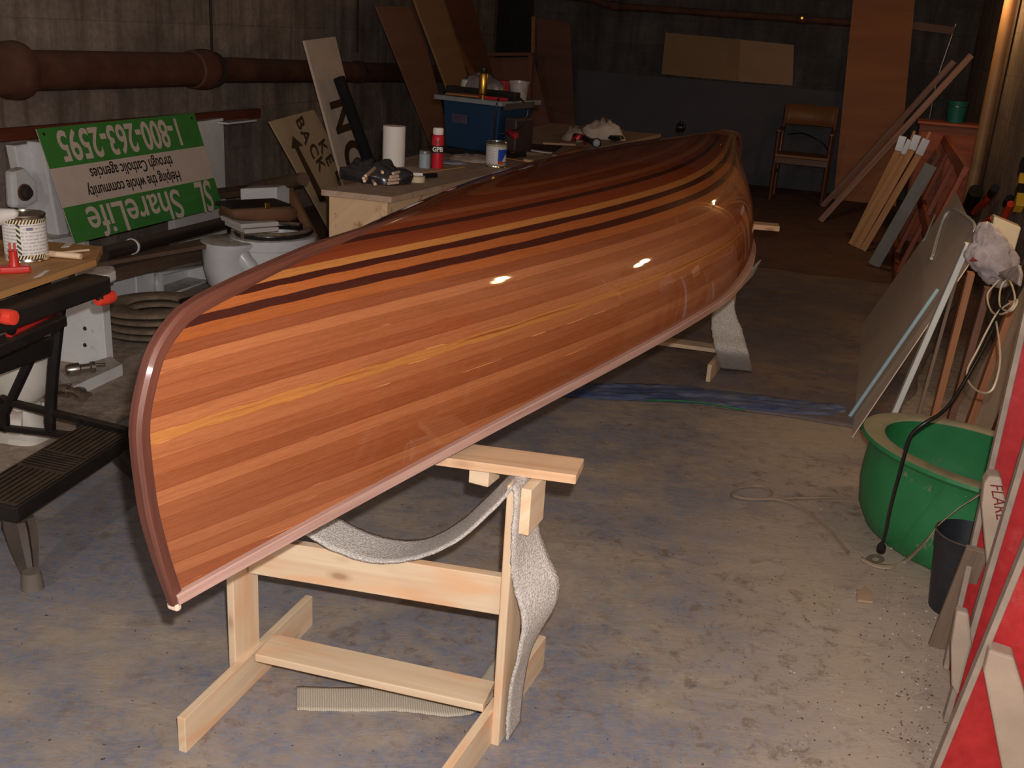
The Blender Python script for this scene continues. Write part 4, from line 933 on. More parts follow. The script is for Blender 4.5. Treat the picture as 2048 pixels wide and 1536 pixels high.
c = atz(833, 363, BZ); bm = new(); lathe(bm, [(.021, 0), (.037, 0), (.037, .024), (.021, .024), (.021, 0)], c, 28); obj('tape', bm, plain('masking_tape', (222, 206, 172), .6), tpr, smooth=30)
bm = new(); box(bm, c+Z*.025+A*.01, .045, .02, .012, .1); obj('blade_pack', bm, M_PAPER, tpr, bevel=.002)
bm = new(); tube(bm, [atz(842, 346, BZ+.004), atz(930, 334, BZ+.004)], .0025, 6); obj('bamboo_skewer', bm, plain('bamboo', (206, 160, 90), .5), None, 'thin bamboo skewer in front of the red bottle', 'stick')
bm = new(); beam(bm, atz(848, 352, BZ+.012), atz(873, 350, BZ+.012), .02, .02); obj('black_brush', bm, M_BLACK, None, 'small black brush head right of the masking tape', 'brush', bevel=.004)
# rags, stir sticks, papers further along
M_RAG = plain('dusty_rag', (170, 150, 134), .9, .2, 20)
def rag(cx, cy, rx, ry, h_, mat, label, cat='rag', name='rag', seed=0, z=BZ):
    c = atz(cx, cy, z); bm = new(); P = []
    for i in range(25):
        row = []
        for j in range(11):
            th = 2*math.pi*i/24; f = j/10; n_ = mnoise.noise(V((math.cos(th)*1.7+seed, math.sin(th)*1.7, f*2)))
            p = c+B*(math.cos(th)*rx*math.sin(f*math.pi/2)*(1+.35*n_))+A*(math.sin(th)*ry*math.sin(f*math.pi/2)*(1+.35*n_))+Z*(.002+h_*math.cos(f*math.pi/2)*(1+.5*mnoise.noise(V((math.cos(th)*4+seed, math.sin(th)*4, f*5)))))
            row.append(p)
        P.append(row)
    grid(bm, P); bmesh.ops.remove_doubles(bm, verts=bm.verts, dist=1e-5); return obj(name, bm, mat, None, label, cat, smooth=180)
rag(945, 322, .13, .08, .03, M_RAG, 'flat grey rag lying left of the blue labelled paint can')
rag(905, 327, .07, .05, .012, plain('grey_paper', (150, 150, 160), .7, .2, 12), 'small grey scrap of cloth right of the red bottle', seed=3)
def bstick(q0, q1, z_, w_, h_, mat, name, label, cat):
    bm = new(); beam(bm, atz(*q0, BZ+z_), atz(*q1, BZ+z_), w_, h_); return obj(name, bm, mat, None, label, cat, bevel=.001)
M_ST = wood('stir_stick', (206, 168, 128), (176, 132, 92), .6)
M_ST2 = wood('orange_stick', (188, 122, 74), (150, 90, 50), .6)
bstick((962, 307), (1065, 325), .012, .022, .006, M_ST2, 'stir_stick', 'orange wooden stir stick behind the blue labelled can', 'stick')
bstick((1050, 320), (1064, 322), .028, .03, .012, M_ST, 'wood_chip', 'pale end of a wooden stick right of the blue labelled can', 'stick')
bstick((1012, 298), (1078, 308), .010, .09, .018, wood('tan_block', (158, 136, 104), (128, 106, 80)), 'wood_batten', 'flat dusty wooden batten behind the stir stick', 'batten')
bstick((1036, 296), (1100, 306), .022, .035, .004, M_PAPER, 'paper_strip', 'white paper strip lying on the bench beyond the can', 'paper')
bstick((1085, 286), (1150, 289), .012, .04, .012, M_ST, 'stir_stick', 'pale stick in front of the dust mask', 'stick')
bstick((1110, 312), (1165, 296), .010, .03, .012, M_ST2, 'stir_stick', 'reddish stick near the front edge of the bench below the mask', 'stick')
bm = new(); prism(bm, [atz(x, y, BZ+.006) for x, y in ((1045, 287), (1125, 291), (1110, 303), (1055, 298))], Z, .004); obj('sandpaper_sheet', bm, plain('dark_sandpaper', (70, 36, 28), .9), None, 'dark brown sandpaper sheet on the bench', 'sandpaper')
rag(1148, 282, .075, .06, .075, M_RAG, 'pale heap of rag left of the red clamp', seed=5)
mk = rag(1205, 276, .16, .11, .105, plain('dust_mask', (216, 196, 180), .8, .12, 9), 'large pale dust mask with straps near the far end of the bench', 'dust mask', 'dust_mask', 8)
bm = new(); c = atz(1232, 277, BZ+.02); lathe(bm, [(0, .02), (.05, .018), (.065, 0), (0, -.018)], c, 20, Z, 1, .7); obj('mask_valve', bm, M_BLACK, mk, smooth=40)
cp = root('spring_clamp', atz(1175, 288, BZ), 'red and black clamp lying in front of the dust mask', 'clamp')
bm = new(); P = [atz(1146, 281, BZ+.04), atz(1152, 276, BZ+.085), atz(1163, 274, BZ+.09), atz(1172, 280, BZ+.05), atz(1170, 286, BZ+.02)]
tube(bm, curve(P, 4), .014, 8); obj('grip', bm, plain('red_grip', (196, 26, 44), .3), cp, smooth=60)
bm = new(); tube(bm, curve([atz(1150, 272, BZ+.08), atz(1168, 276, BZ+.09), atz(1185, 284, BZ+.05), atz(1198, 288, BZ+.03)], 4), .016, 8); obj('jaw_body', bm, M_BLACK, cp, smooth=60)
bm = new(); lathe(bm, [(0, .02), (.022, .018), (.028, 0), (.022, -.018), (0, -.02)], atz(1193, 286, BZ+.05), 16, (CAM-atz(1193, 286, BZ)).normalized()); obj('pivot', bm, M_BLACK, cp, smooth=60)
# small knob of a tool seen above the far end of the canoe
kn = root('tap_valve', ata(1362, 262, 8.2)-Z*ata(1362, 262, 8.2).z, 'small dark tap on a thin standpipe beyond the far end of the canoe', 'tap')
kp = ata(1362, 255, 8.2); bm = new(); tube(bm, [V((kp.x, kp.y, 0)), kp-Z*.03], .012, 8); obj('standpipe', bm, M_RUSTD, kn, smooth=60)
bm = new(); lathe(bm, [(0, -.04), (.03, -.03), (.035, 0), (.025, .03), (0, .04)], kp, 14, B); lathe(bm, [(0, .0), (.016, .0), (.016, .05), (0, .05)], kp, 12); obj('tap', bm, M_BLACK, kn, smooth=50)
# ---- table saw on the work table
M_SAWB = plain('blue_saw_body', (16, 50, 80), .45, .12, 4)
M_ALU = plain('cast_aluminium', (150, 158, 162), .4, .1, 20, metal=.5)
ts = root('table_saw', atz(945, 300, BZ), 'blue portable table saw with an aluminium top, heaped with things, on the work table', 'table saw')
s_l, s_r = atz(884, 306, BZ), atz(990, 322, BZ); fx = (s_r-s_l); fw = fx.length; fx.normalize(); fy = Z.cross(fx); 
if fy.dot(CAM-s_l) > 0: fy = -fy
TSH = .30
def T(u, v, z): return s_l+fx*u+fy*v+Z*z
bm = new()
lo = [T(.01, .015, .035), T(fw-.01, .015, .035), T(fw-.01, .28, .035), T(.01, .28, .035)]; hi = [T(-.005, 0, TSH-.025), T(fw+.012, 0, TSH-.025), T(fw+.012, .30, TSH-.025), T(-.005, .30, TSH-.025)]
a_ = [bm.verts.new(p) for p in lo]; b_ = [bm.verts.new(p) for p in hi]; bm.faces.new(a_[::-1]); bm.faces.new(b_)
for i in range(4): bm.faces.new([a_[i], a_[(i+1) % 4], b_[(i+1) % 4], b_[i]])
obj('body', bm, M_SAWB, ts, bevel=.006)
bm = new(); prism(bm, [T(0.0, .01, .035), T(fw, .01, .035), T(fw, .29, .035), T(0, .29, .035)], Z, .033); obj('base', bm, M_BLACK, ts, bevel=.003)
bm = new(); prism(bm, [T(-.045, -.03, TSH), T(fw+.04, -.03, TSH), T(fw+.04, .34, TSH), T(-.045, .34, TSH)], Z, .024); obj('saw_table', bm, M_ALU, ts, bevel=.003)
bm = new(); beam(bm, T(.06, -.002, .19), T(.16, -.002, .19), .002, .045); obj('faded_badge', bm, plain('faded_badge', (66, 60, 78), .6, .4, 40), ts)
bm = new(); beam(bm, T(fw+.03, .02, TSH-.03), T(fw+.20, .02, TSH+.0), .03, .03); obj('side_rail', bm, M_RUSTD, ts, bevel=.002)
bm = new(); box(bm, T(fw+.055, .12, .05), .08, .16, .17, x=fx); obj('motor_housing', bm, plain('dark_motor', (52, 38, 38), .5, dust=.2), ts, bevel=.01)
bm = new(); tube(bm, [T(fw+.06, .03, .15), T(fw+.12, .0, .14)], .017, 10); obj('switch_knob', bm, plain('switch_red', (150, 30, 40), .4), ts, smooth=50)
bm = new(); tube(bm, curve([T(fw+.10, .05, TSH+.02), T(fw+.16, .03, TSH-.02), T(fw+.15, .02, TSH-.10), T(fw+.07, .01, TSH-.15), T(fw+.02, -.01, TSH-.16)], 6), .0045, 7); obj('power_cord', bm, M_BLACK, ts, smooth=60)
bm = new(); tube(bm, curve([T(fw-.03, .06, TSH+.012), T(fw+.01, -.02, TSH+.0), T(fw+.012, -.035, TSH-.06), T(fw-.0, -.02, .10), T(fw+.0, -.025, .01)], 6), .0045, 7); obj('power_cord', bm, M_BLACK, ts, smooth=60)
bm = new(); beam(bm, T(-.05, .10, TSH+.022), T(fw+.05, .10, TSH+.022), .05, .044); obj('rip_fence', bm, M_BLACK, ts, bevel=.003)
bm = new(); beam(bm, T(.20, .03, TSH+.008), T(fw+.03, .035, TSH+.008), .02, .014); obj('red_scale', bm, plain('red_scale', (170, 26, 44), .4), ts)
z_ = TSH+.001
bm = new(); prism(bm, [T(.01, -.01, z_+.012), T(.22, 0.0, z_+.012), T(.20, .06, z_+.016), T(.07, .065, z_+.016)], Z, .010); obj('leather_glove', bm, plain('tan_leather', (150, 96, 56), .8, .2, 14), None, 'flat tan work glove lying on the front of the saw table', 'glove', bevel=.004)
rag(0, 0, .001, .001, .001, M_RAG, 'x') if False else None
aer = root('spray_can', T(.235, .02, z_), 'gold spray can with a black cap standing on the table saw', 'spray can')
c = T(.235, .02, z_); bm = new(); lathe(bm, [(0, .0), (.012, 0), (.014, .018), (.020, .022), (.022, .028), (.022, .118), (.018, .126), (0, .127)], c, 22); obj('body', bm, M_BRASS, aer, smooth=40)
bm = new(); lathe(bm, [(.015, .127), (.017, .130), (.017, .150), (0, .152)], c, 18); obj('cap', bm, M_BLACK, aer, smooth=40)
tub = root('plastic_tub', T(.33, .20, z_), 'clear plastic tub with a dull label on the far right of the table saw', 'tub')
c = T(.335, .20, z_+.0); bm = new(); lathe(bm, [(0, 0), (.042, 0), (.052, .085), (.056, .086), (.056, .094), (.048, .094), (.040, .01), (0, .01)], c, 26); obj('body', bm, plain('cloudy_plastic', (150, 140, 136), .3, .25, 30), tub, smooth=40)
bg = T(.12, .17, z_); bm = new(); P = []
for i in range(21):
    row = []
    for j in range(11):
        th = 2*math.pi*i/20; f = j/10; n_ = mnoise.noise(V((math.cos(th)*2+4, math.sin(th)*2, f*3)))
        row.append(bg+fx*(math.cos(th)*.14*math.sin(f*math.pi/2)*(1+.3*n_))+fy*(math.sin(th)*.06*math.sin(f*math.pi/2))+Z*(.004+.10*math.cos(f*math.pi/2)**.7*(1+.3*n_)))
    P.append(row)
grid(bm, P); bmesh.ops.remove_doubles(bm, verts=bm.verts, dist=1e-5); obj('grey_bag', bm, plain('grey_film', (120, 108, 104), .3, .3, 22, coat=.3), None, 'crumpled grey plastic bag behind the fence of the table saw', 'bag', smooth=180)
bm = new(); c = T(.03, .15, z_+.0); lathe(bm, [(0, 0), (.028, 0), (.032, .04), (.028, .075), (.02, .08), (0, .08)], c, 18); obj('white_cup', bm, plain('off_white_cup', (176, 168, 152), .5), None, 'off white plastic cup at the left end of the table saw', 'cup', smooth=40)
bm = new(); box(bm, T(.18, .24, z_), .10, .05, .085, x=fx); obj('red_box', bm, plain('red_white_box', (186, 44, 50), .5), None, 'red and white box behind the grey bag on the table saw', 'box', bevel=.003)
# ---------------------------------------------------------------- boards leaning on the left wall behind the bench
M_MDF = wood('brown_hardboard', (160, 118, 94), (134, 98, 78), .7, .6, 3)
M_TAN = wood('tan_plank', (188, 148, 108), (160, 124, 88), .7, .8, 12)
M_SIGNW = plain('cream_painted_board', (236, 216, 198), .6, .08, 5)
M_SIGNB = plain('khaki_painted_board', (204, 180, 144), .6, .1, 5)
M_BRN = plain('brown_letter_paint', (84, 62, 44), .7)
M_EDGE = wood('raw_edge', (190, 130, 86), (150, 96, 60), .7)
def leanp(px, lean, through, up=.0):
    """plane leaning back against the left wall: lean angle, passing through a point"""
    n = (B*math.cos(lean)+Z*math.sin(lean)).normalized(); c = V(through).dot(n)
    return n, [on(x, y, n, c) for x, y in px]
def floorfoot(p0, p1, n):
    """continue the edge p0->p1 (downward) to the floor"""
    d = p1-p0; k = (p0.z-.002)/(-d.z); return p0+d*k
def lboard(name, px, lean, through, t_, mat, label, cat='board', foot=True):
    n, P = leanp(px, lean, through)
    tl, tr2, br, bl = P
    if foot: br = floorfoot(tr2, br, n); bl = floorfoot(tl, bl, n)
    bm = new(); prism(bm, [tl, tr2, br, bl] if (tr2-tl).cross(bl-tl).dot(n) < 0 else [tl, bl, br, tr2], n, t_)
    return obj(name, bm, mat, None, label, cat, bevel=.002), n, (tl, tr2, br, bl)
th_ = math.radians(14)
base1 = R(5.2, -3.35, 0)
o, n, P = lboard('painted_board', ((539, 243), (628, 219), (735, 420), (640, 425)), th_, R(5.3, -3.42, .3), .012, M_SIGNB, 'khaki board with BACK lettering and an arrow, leaning behind the bench', 'sign')
o['category'] = 'sign'
def local_text(o, s, size, px0, px1, n, c, flip=1, sx=1.0, bold=.003, mat=None):
    """text whose baseline direction runs from pixel px0 towards px1 on the plane"""
    a_ = on(*px0, n, c); b_ = on(*px1, n, c); x = (b_-a_).normalized(); y = n.cross(x)
    return text('lettering', s, size, (a_+b_)/2, x, y, mat or M_BRN, o, sx=sx, bold=bold)
cc = R(5.3, -3.42, .3).dot(n)
ls = (on(602, 240, n, cc)-on(642, 335, n, cc)).length
for ch, pa in zip('BACK', ((600, 246), (611, 273), (627, 302), (640, 328))):
    d0 = on(pa[0], pa[1], n, cc); d1 = on(pa[0]+9, pa[1]+24, n, cc); x = (d1-d0).normalized(); text('lettering', ch, .135, d0, x, n.cross(x), M_BRN, o, bold=.0035)
for ch, pa in zip('KEEP', ((645, 293), (658, 320), (677, 347), (690, 365))):
    d0 = on(pa[0], pa[1], n, cc); d1 = on(pa[0]+9, pa[1]+24, n, cc); x = (d1-d0).normalized(); text('lettering', ch, .135, d0, x, n.cross(x), M_BRN, o, bold=.0035)
bm = new(); q = [(585, 272), (606, 291), (597, 294), (652, 400), (640, 404), (590, 297), (583, 297)]; prism(bm, [on(x, y, n, cc)+n*.0015 for x, y in q][::-1], n, .001); obj('arrow', bm, M_BRN, o)
o, n, P = lboard('painted_board', ((609, 81), (671, 73), (745, 375), (690, 380)), th_, R(5.35, -3.36, .3), .018, M_SIGNW, 'tall cream board with large brown NC letters leaning behind the bench', 'sign')
cc = R(5.35, -3.36, .3).dot(n)
for ch, pa, sz in (('N', (683, 232), .37), ('C', (706, 312), .37)):
    d0 = on(pa[0], pa[1], n, cc); d1 = on(pa[0]+8, pa[1]+32, n, cc); x = (d1-d0).normalized(); text('lettering', ch, sz, d0, x, n.cross(x), M_BRN, o, bold=.012, sx=.85)
t_ = R(5.4, -3.29, .3)
n2 = (B*math.cos(th_)+Z*math.sin(th_)).normalized(); p0 = on(678, 156, n2, t_.dot(n2)+.05); p1 = on(742, 335, n2, t_.dot(n2)+.05); p1 = floorfoot(p0, p1, n2)
bm = new(); tube(bm, [p0, p0.lerp(p1, .5), p1], .040, 22); obj('black_roll', bm, plain('black_felt_roll', (26, 25, 28), .85, .3, 20), None, 'black roll leaning in front of the cream lettered board', 'roll', smooth=50)
lboard('hardboard_sheet', ((752, 13), (832, 12), (915, 330), (875, 320)), math.radians(9), R(7.0, -3.5, .5), .012, M_MDF, 'long brown hardboard sheet leaning left of the table saw')
lboard('tan_plank', ((822, -20), (882, -20), (942, 175), (900, 190)), math.radians(9), R(7.1, -3.44, .5), .02, M_TAN, 'long tan plank leaning behind the table saw')
M_RB = wood('dark_red_plywood', (146, 96, 74), (110, 72, 56), .7, .7, 4)
lboard('plywood_sheet', ((885, -15), (940, -15), (992, 170), (945, 175)), math.radians(8), R(7.6, -3.60, .5), .015, M_RB, 'dark red plywood leaning right of the long tan plank')
lboard('wood_strip', ((906, 82), (915, 80), (958, 160), (948, 162)), math.radians(8), R(7.5, -3.56, .5), .015, M_EDGE, 'thin pale strip leaning on the dark red plywood', 'strip')
def aboard(name, px, a_, t_, mat, label, cat='board'):
    P = [ata(x, y, a_) for x, y in px]; P[2] = V((P[2].x, P[2].y, .003)); P[3] = V((P[3].x, P[3].y, .003))
    bm = new(); prism(bm, P, -A, t_); return obj(name, bm, mat, None, label, cat, bevel=.002)
aboard('plywood_sheet', ((948, 116), (1066, 114), (1128, 300), (990, 300)), 10.6, .015, M_RB, 'wide dark plywood sheet standing under the dark ledge near the back corner')
aboard('plywood_sheet', ((1071, 34), (1140, 45), (1158, 290), (1085, 290)), 11.0, .015, wood('brown_plywood', (128, 84, 64), (96, 60, 46), .7, .7, 4), 'dark brown plywood sheet with a pale left edge near the back corner')
aboard('wood_strip', ((1063, 33), (1070, 33), (1079, 112), (1073, 112)), 10.9, .02, M_EDGE, 'pale upright strip at the edge of the dark brown plywood', 'strip')
q0, q1 = ata(950, 109, 10.45), ata(1068, 108, 10.45)
lg2 = root('ledge_shelf', V((q0.lerp(q1, .5).x, q0.lerp(q1, .5).y, 0)), 'dark wooden ledge on posts in front of the dark plywood near the back corner', 'shelf')
bm = new(); beam(bm, q0, q1, .14, .03); obj('shelf_board', bm, M_RB, lg2)
for q in (q0.lerp(q1, .04), q0.lerp(q1, .96)):
    bm = new(); beam(bm, V((q.x, q.y, 0)), V((q.x, q.y, q.z-.016)), .05, .04, A); obj('shelf_post', bm, M_RB, lg2)
bm = new(); box(bm, q0.lerp(q1, .08)+Z*.016, .05, .04, .05); obj('small_white_block', bm, M_SIGNW, None, 'small pale block on the left end of the dark ledge', 'block', bevel=.01)

# flat slab coloured black for the darkness of an alcove in the back corner
bm = new(); P = [ata(x, y, AB-.015) for x, y in ((930, 60), (1064, 60), (1064, -40), (930, -40))]
q0 = V((P[0].x, P[0].y, 0)); q1 = V((P[1].x, P[1].y, 0)); prism(bm, [q0, q1, q1+Z*2.5, q0+Z*2.5], -A, .01); obj('alcove_panel', bm, plain('alcove_dark', (24, 20, 20), .6), kind='structure')
# ---------------------------------------------------------------- right wall: leaning sheets and sticks
M_GHB = NT('dusty_grey_hardboard'); _v = M_GHB.coord('UV', (1.2, 1.2, 1)); _n = M_GHB.noise(_v, 2, 6, .6)
M_GHB = M_GHB.out(M_GHB.mix(M_GHB.ramp(M_GHB.noise(M_GHB.coord('UV', (10, .6, 1)), 3, 3), [(.6, 0.0), (.64, .3)]), M_GHB.ramp(_n, [(.3, L((218, 198, 178))), (.7, L((234, 214, 194)))]), L((240, 224, 206))), .8)
M_OST = wood('orange_stud', (182, 116, 68), (142, 82, 44), .6, 1.2, 30, dust=.25)
M_DST = wood('dark_red_stud', (120, 64, 42), (84, 42, 28), .6, 1.2, 30, dust=.3)
M_GST = wood('weathered_stick', (138, 116, 98), (106, 86, 72), .8, 1.2, 30)
M_PINKB = wood('weathered_board', (196, 156, 140), (150, 112, 98), .8, 1.0, 30)
M_WTR = plain('white_painted_trim', (214, 214, 208), .5, .06, 9)
M_BLUEST = plain('pale_blue_plastic', (166, 196, 208), .4, .06, 9)
def rplane(theta, through):
    n = (-B*math.cos(theta)+Z*math.sin(theta)).normalized(); return n, V(through).dot(n)
TH = math.radians(23.9); n_s, c_s = rplane(TH, R(5.85, .118, 0))
def rs(x, y, off=0.0): return on(x, y, n_s, c_s+off)
up_s = (B*math.sin(TH)+Z*math.cos(TH))
p0 = R(5.90, .118, .002); L_ = .85
bm = new(); prism(bm, [p0, p0+up_s*L_, p0+up_s*L_-A*1.62, p0-A*1.86], n_s, .004)
obj('hardboard_sheet', bm, M_GHB, None, 'large dusty grey hardboard sheet leaning on the right wall behind the green tub', 'board')
def _unused_rstick(px0, px1, w_, t_, mat, name, label, cat, off=.0, group=None, foot=True, bevel=.002):
    a_, b_ = rs(*px0, off+t_/2), rs(*px1, off+t_/2)
    if foot: a_ = b_+(a_-b_)*((b_.z-.004)/(b_.z-a_.z))
    bm = new(); beam(bm, a_, b_, w_, t_, n_s); return obj(name, bm, mat, None, label, cat, group, bevel=bevel)
def gstick(px0, px1, w_, t_, mat, name, label, cat, bevel=.002):
    a_ = atz(*px0, .0); b_ = ata(px1[0], px1[1], a_.dot(A)); d = (b_-a_).normalized()
    bm = new(); beam(bm, a_+Z*.004, b_, w_, t_, d.cross(A)*-1); return obj(name, bm, mat, None, label, cat, bevel=bevel)
gstick((1698, 836), (1876, 578), .016, .016, M_BLUEST, 'plastic_strip', 'thin pale blue strip leaning on the grey hardboard sheet', 'strip', bevel=.006)
gstick((1744, 928), (1936, 487), .050, .020, M_WTR, 'trim_board', 'white painted trim board leaning in the middle of the grey sheets', 'trim board', bevel=.003)
gstick((1807, 938), (1912, 560), .012, .012, M_GST, 'wood_stick', 'thin weathered stick just right of the white trim board', 'stick')
gstick((1841, 940), (1942, 545), .052, .024, M_OST, 'wood_stud', 'orange stud leaning right of the white trim board', 'stud')
gstick((1872, 944), (1976, 575), .050, .024, M_DST, 'wood_stud', 'dark red stud leaning between the two orange studs', 'stud')
gstick((1904, 944), (2026, 605), .056, .024, M_OST, 'wood_stud', 'orange stud leaning under the loops of pale twine', 'stud')
gstick((1956, 952), (2066, 690), .05, .03, M_DST, 'wood_stud', 'dark red stud nearest the red boards', 'stud')
n_s2, c_s2 = rplane(math.radians(14), R(4.4, .575, 0)); up2 = (B*math.sin(math.radians(14))+Z*math.cos(math.radians(14)))
p0 = R(4.75, .575, .002); bm = new(); prism(bm, [p0, p0+up2*.70, p0+up2*.70-A*1.2, p0-A*1.2], n_s2, .010)
obj('hardboard_sheet', bm, M_GHB, None, 'grey hardboard sheet leaning on the right wall behind the coloured studs', 'board', bevel=.001)
# white bent bracket and strips hanging on the top of the sheet
br_ = root('metal_bracket', R(5.0, .2, 0), 'bent white metal bracket hooked over the top of the grey hardboard sheet', 'bracket')
bm = new(); tube(bm, curve([rs(x, y, .012) for x, y in ((1863, 517), (1873, 480), (1880, 458), (1888, 436), (1901, 420), (1918, 424), (1936, 436), (1948, 448), (1950, 462))], 5), .008, 8); obj('arm', bm, M_WTR, br_, smooth=60)
bm = new(); beam(bm, rs(1866, 512, .01), rs(1878, 466, .01), .022, .006, n_s); obj('plate', bm, M_WTR, br_, bevel=.001)
bm = new(); beam(bm, rs(1848, 480, .006), rs(1869, 430, .006), .016, .004, n_s); obj('white_strip', bm, M_WTR, None, 'short white strip on the far part of the grey hardboard sheet', 'strip')
# plastic shopping bag
M_SHOP = NT('white_shopping_bag'); _v = M_SHOP.coord('Object'); _n = M_SHOP.noise(_v, 16, 6, .6, 1.0)
M_SHOP = M_SHOP.out(M_SHOP.ramp(_n, [(.35, L((140, 128, 128))), (.65, L((184, 172, 170)))]), .6, _n, .6, .01, 0, 0)
bgo = root('shopping_bag', R(4.2, .3, .5), 'crumpled white plastic shopping bag hanging at the top of the leaning sheet', 'bag')
cen = rs(1984, 510, .05); bm = new(); P = []
xr = cr; 
for i in range(41):
    row = []
    for j in range(25):
        th = 2*math.pi*i/40; f = j/24*math.pi; n_ = mnoise.noise(V((math.cos(th)*1.6, math.sin(th)*1.6, f*1.4)))+.5*mnoise.noise(V((math.cos(th)*4, math.sin(th)*4, f*4)))
        rx = .048*math.sin(f)*(1+.45*n_)*(1+.5*(f/math.pi)); rz = .098*math.cos(f)*(1+.2*n_)
        row.append(cen+B*(math.cos(th)*rx*1.15-rz*.32*.9)+A*(math.sin(th)*rx*.5)+Z*rz)
    P.append(row)
grid(bm, P); bmesh.ops.remove_doubles(bm, verts=bm.verts, dist=1e-5); obj('body', bm, M_SHOP, bgo, smooth=180)
bm = new(); q = [rs(x, y, .085) for x, y in ((1995, 545), (2036, 528), (2040, 545), (2035, 570), (2018, 560))]; prism(bm, q, n_s, .012); obj('handle_tail', bm, M_SHOP, bgo, bevel=.004)
bm = new(); prism(bm, [rs(x, y, .10) for x, y in ((1937, 508), (1953, 520), (1938, 522))], n_s, .006); obj('red_print', bm, M_WBR, bgo)
# beige plastic box on the wall
bx = root('plastic_box', R(4.3, .72, .6), 'beige plastic box fixed to the right wall behind the shopping bag', 'box')
q = [ata(x, y, 4.25) for x, y in ((1988, 432), (2043, 455), (2024, 522), (1975, 506))]
bm = new(); prism(bm, q, -A, .07); obj('case', bm, plain('beige_plastic', (198, 184, 156), .6, .08, 8, dust=.3), bx, bevel=.006)
# spring clamps and tools hanging on the right wall
M_ORG = plain('orange_clamp_plastic', (244, 74, 36), .35, .06)
def wb_(x, y, b=.76): return atb(x, y, b)
def sclamp(pts, r, tipa, tipb, label):
    t = root('spring_clamp', wb_(*pts[0]), label, 'clamp', 'orange spring clamps on the right wall')
    bm = new(); tube(bm, curve([wb_(x, y) for x, y in pts], 4), r, 10); obj('handle', bm, M_ORG, t, smooth=60)
    bm = new(); tube(bm, [wb_(*tipa, .765), wb_(*tipb, .765)], .026, 10); obj('jaw', bm, M_BLACK, t, smooth=60)
    return t
k_ = 4*5+1
sclamp([(1948, 425), (1958, 415), (1972, 402), (1980, 388)], .022, (1972, 402), (1990, 376), 'orange spring clamp with a fat handle, left of the beige box')
sclamp([(2010, 433), (2016, 420), (2022, 408)], .020, (2014, 408), (2020, 398), 'orange spring clamp above the beige box')
sclamp([(1962, 449), (1974, 443), (1986, 436)], .018, (1952, 452), (1962, 449), 'orange spring clamp lowest of the hanging ones, touching the bag')
bm = new(); tube(bm, [wb_(1931, 437, .74), wb_(1952, 382, .74)], .05, 14); obj('black_tube', bm, M_BLACK, None, 'thick black tube on the right wall left of the orange clamps', 'tube', smooth=40)
lv = root('spirit_level', wb_(2046, 420, .76), 'black and yellow tool hanging at the right edge on the wall', 'tool')
for i, (y0, y1, m_) in enumerate(((320, 352, M_BLACK), (352, 372, plain('yellow_plastic', (222, 170, 50), .4)), (372, 392, M_BLACK))):
    bm = new(); a_, b_ = wb_(2050-(y0-320)*.15, y0), wb_(2050-(y1-320)*.15, y1); beam(bm, a_, b_, .075, .04, B); obj('body_section', bm, m_, lv, bevel=.003)
bm = new(); a_, b_ = wb_(2040, 393), wb_(2037, 418); beam(bm, a_, b_, .07, .04, B); obj('body_section', bm, plain('yellow_plastic', (222, 170, 50), .4), lv, bevel=.003)
# twine
M_TWI = plain('pale_twine', (206, 190, 160), .8)
bm = new(); tube(bm, curve([rs(x, y, .045) for x, y in ((1998, 560), (1975, 590), (1985, 625), (2012, 625), (2030, 600), (2018, 560), (2002, 575), (2000, 612), (2022, 622), (2034, 600), (1998, 622), (1975, 660), (1955, 700), (1935, 740), (1938, 765), (1960, 784), (1984, 780), (1998, 740), (2000, 700), (1992, 640))], 6), .0028, 6)
obj('twine', bm, M_TWI, None, 'loops of pale twine hanging over the orange stud', 'twine', smooth=60)
# ---- green tub
M_GRN = NT('green_tub_plastic'); _v = M_GRN.coord('Object'); _n = M_GRN.noise(_v, 5, 6, .65); _g = M_GRN.n('ShaderNodeNewGeometry'); _s = M_GRN.n('ShaderNodeSeparateXYZ'); M_GRN.l(_g.outputs['Normal'], _s.inputs[0])
_u = M_GRN.math('MULTIPLY', M_GRN.ramp(_s.outputs['Z'], [(.55, 0.0), (.9, 1.0)]), M_GRN.ramp(M_GRN.noise(_v, 14, 5, .6), [(.3, .55), (.6, .95)]))
_sp = M_GRN.ramp(M_GRN.noise(_v, 9, 7, .7, .5), [(.63, 0.0), (.67, .7)])
M_GRN = M_GRN.out(M_GRN.mix(M_GRN.math('MAXIMUM', _u, _sp), M_GRN.ramp(_n, [(.3, L((36, 112, 64))), (.7, L((52, 132, 80)))]), L((150, 136, 112))), .5)
tb = root('green_tub', R(3.15, .47), 'large oval green plastic tub with a dusty rim', 'tub')
TC = R(3.19, .455); xd = (B*.80-A*.60).normalized()
bm = new(); lathe(bm, [(0, 0), (.225, 0), (.25, .02), (.276, .08), (.284, .16), (.280, .24), (.274, .30), (.276, .302), (.300, .31), (.305, .318), (.300, .328), (.250, .332), (.240, .325), (.25, .24), (.25, .12), (.21, .03), (0, .025)], TC, 56, Z, 1.22, .84, xd=xd); obj('basin', bm, M_GRN, tb, smooth=50)
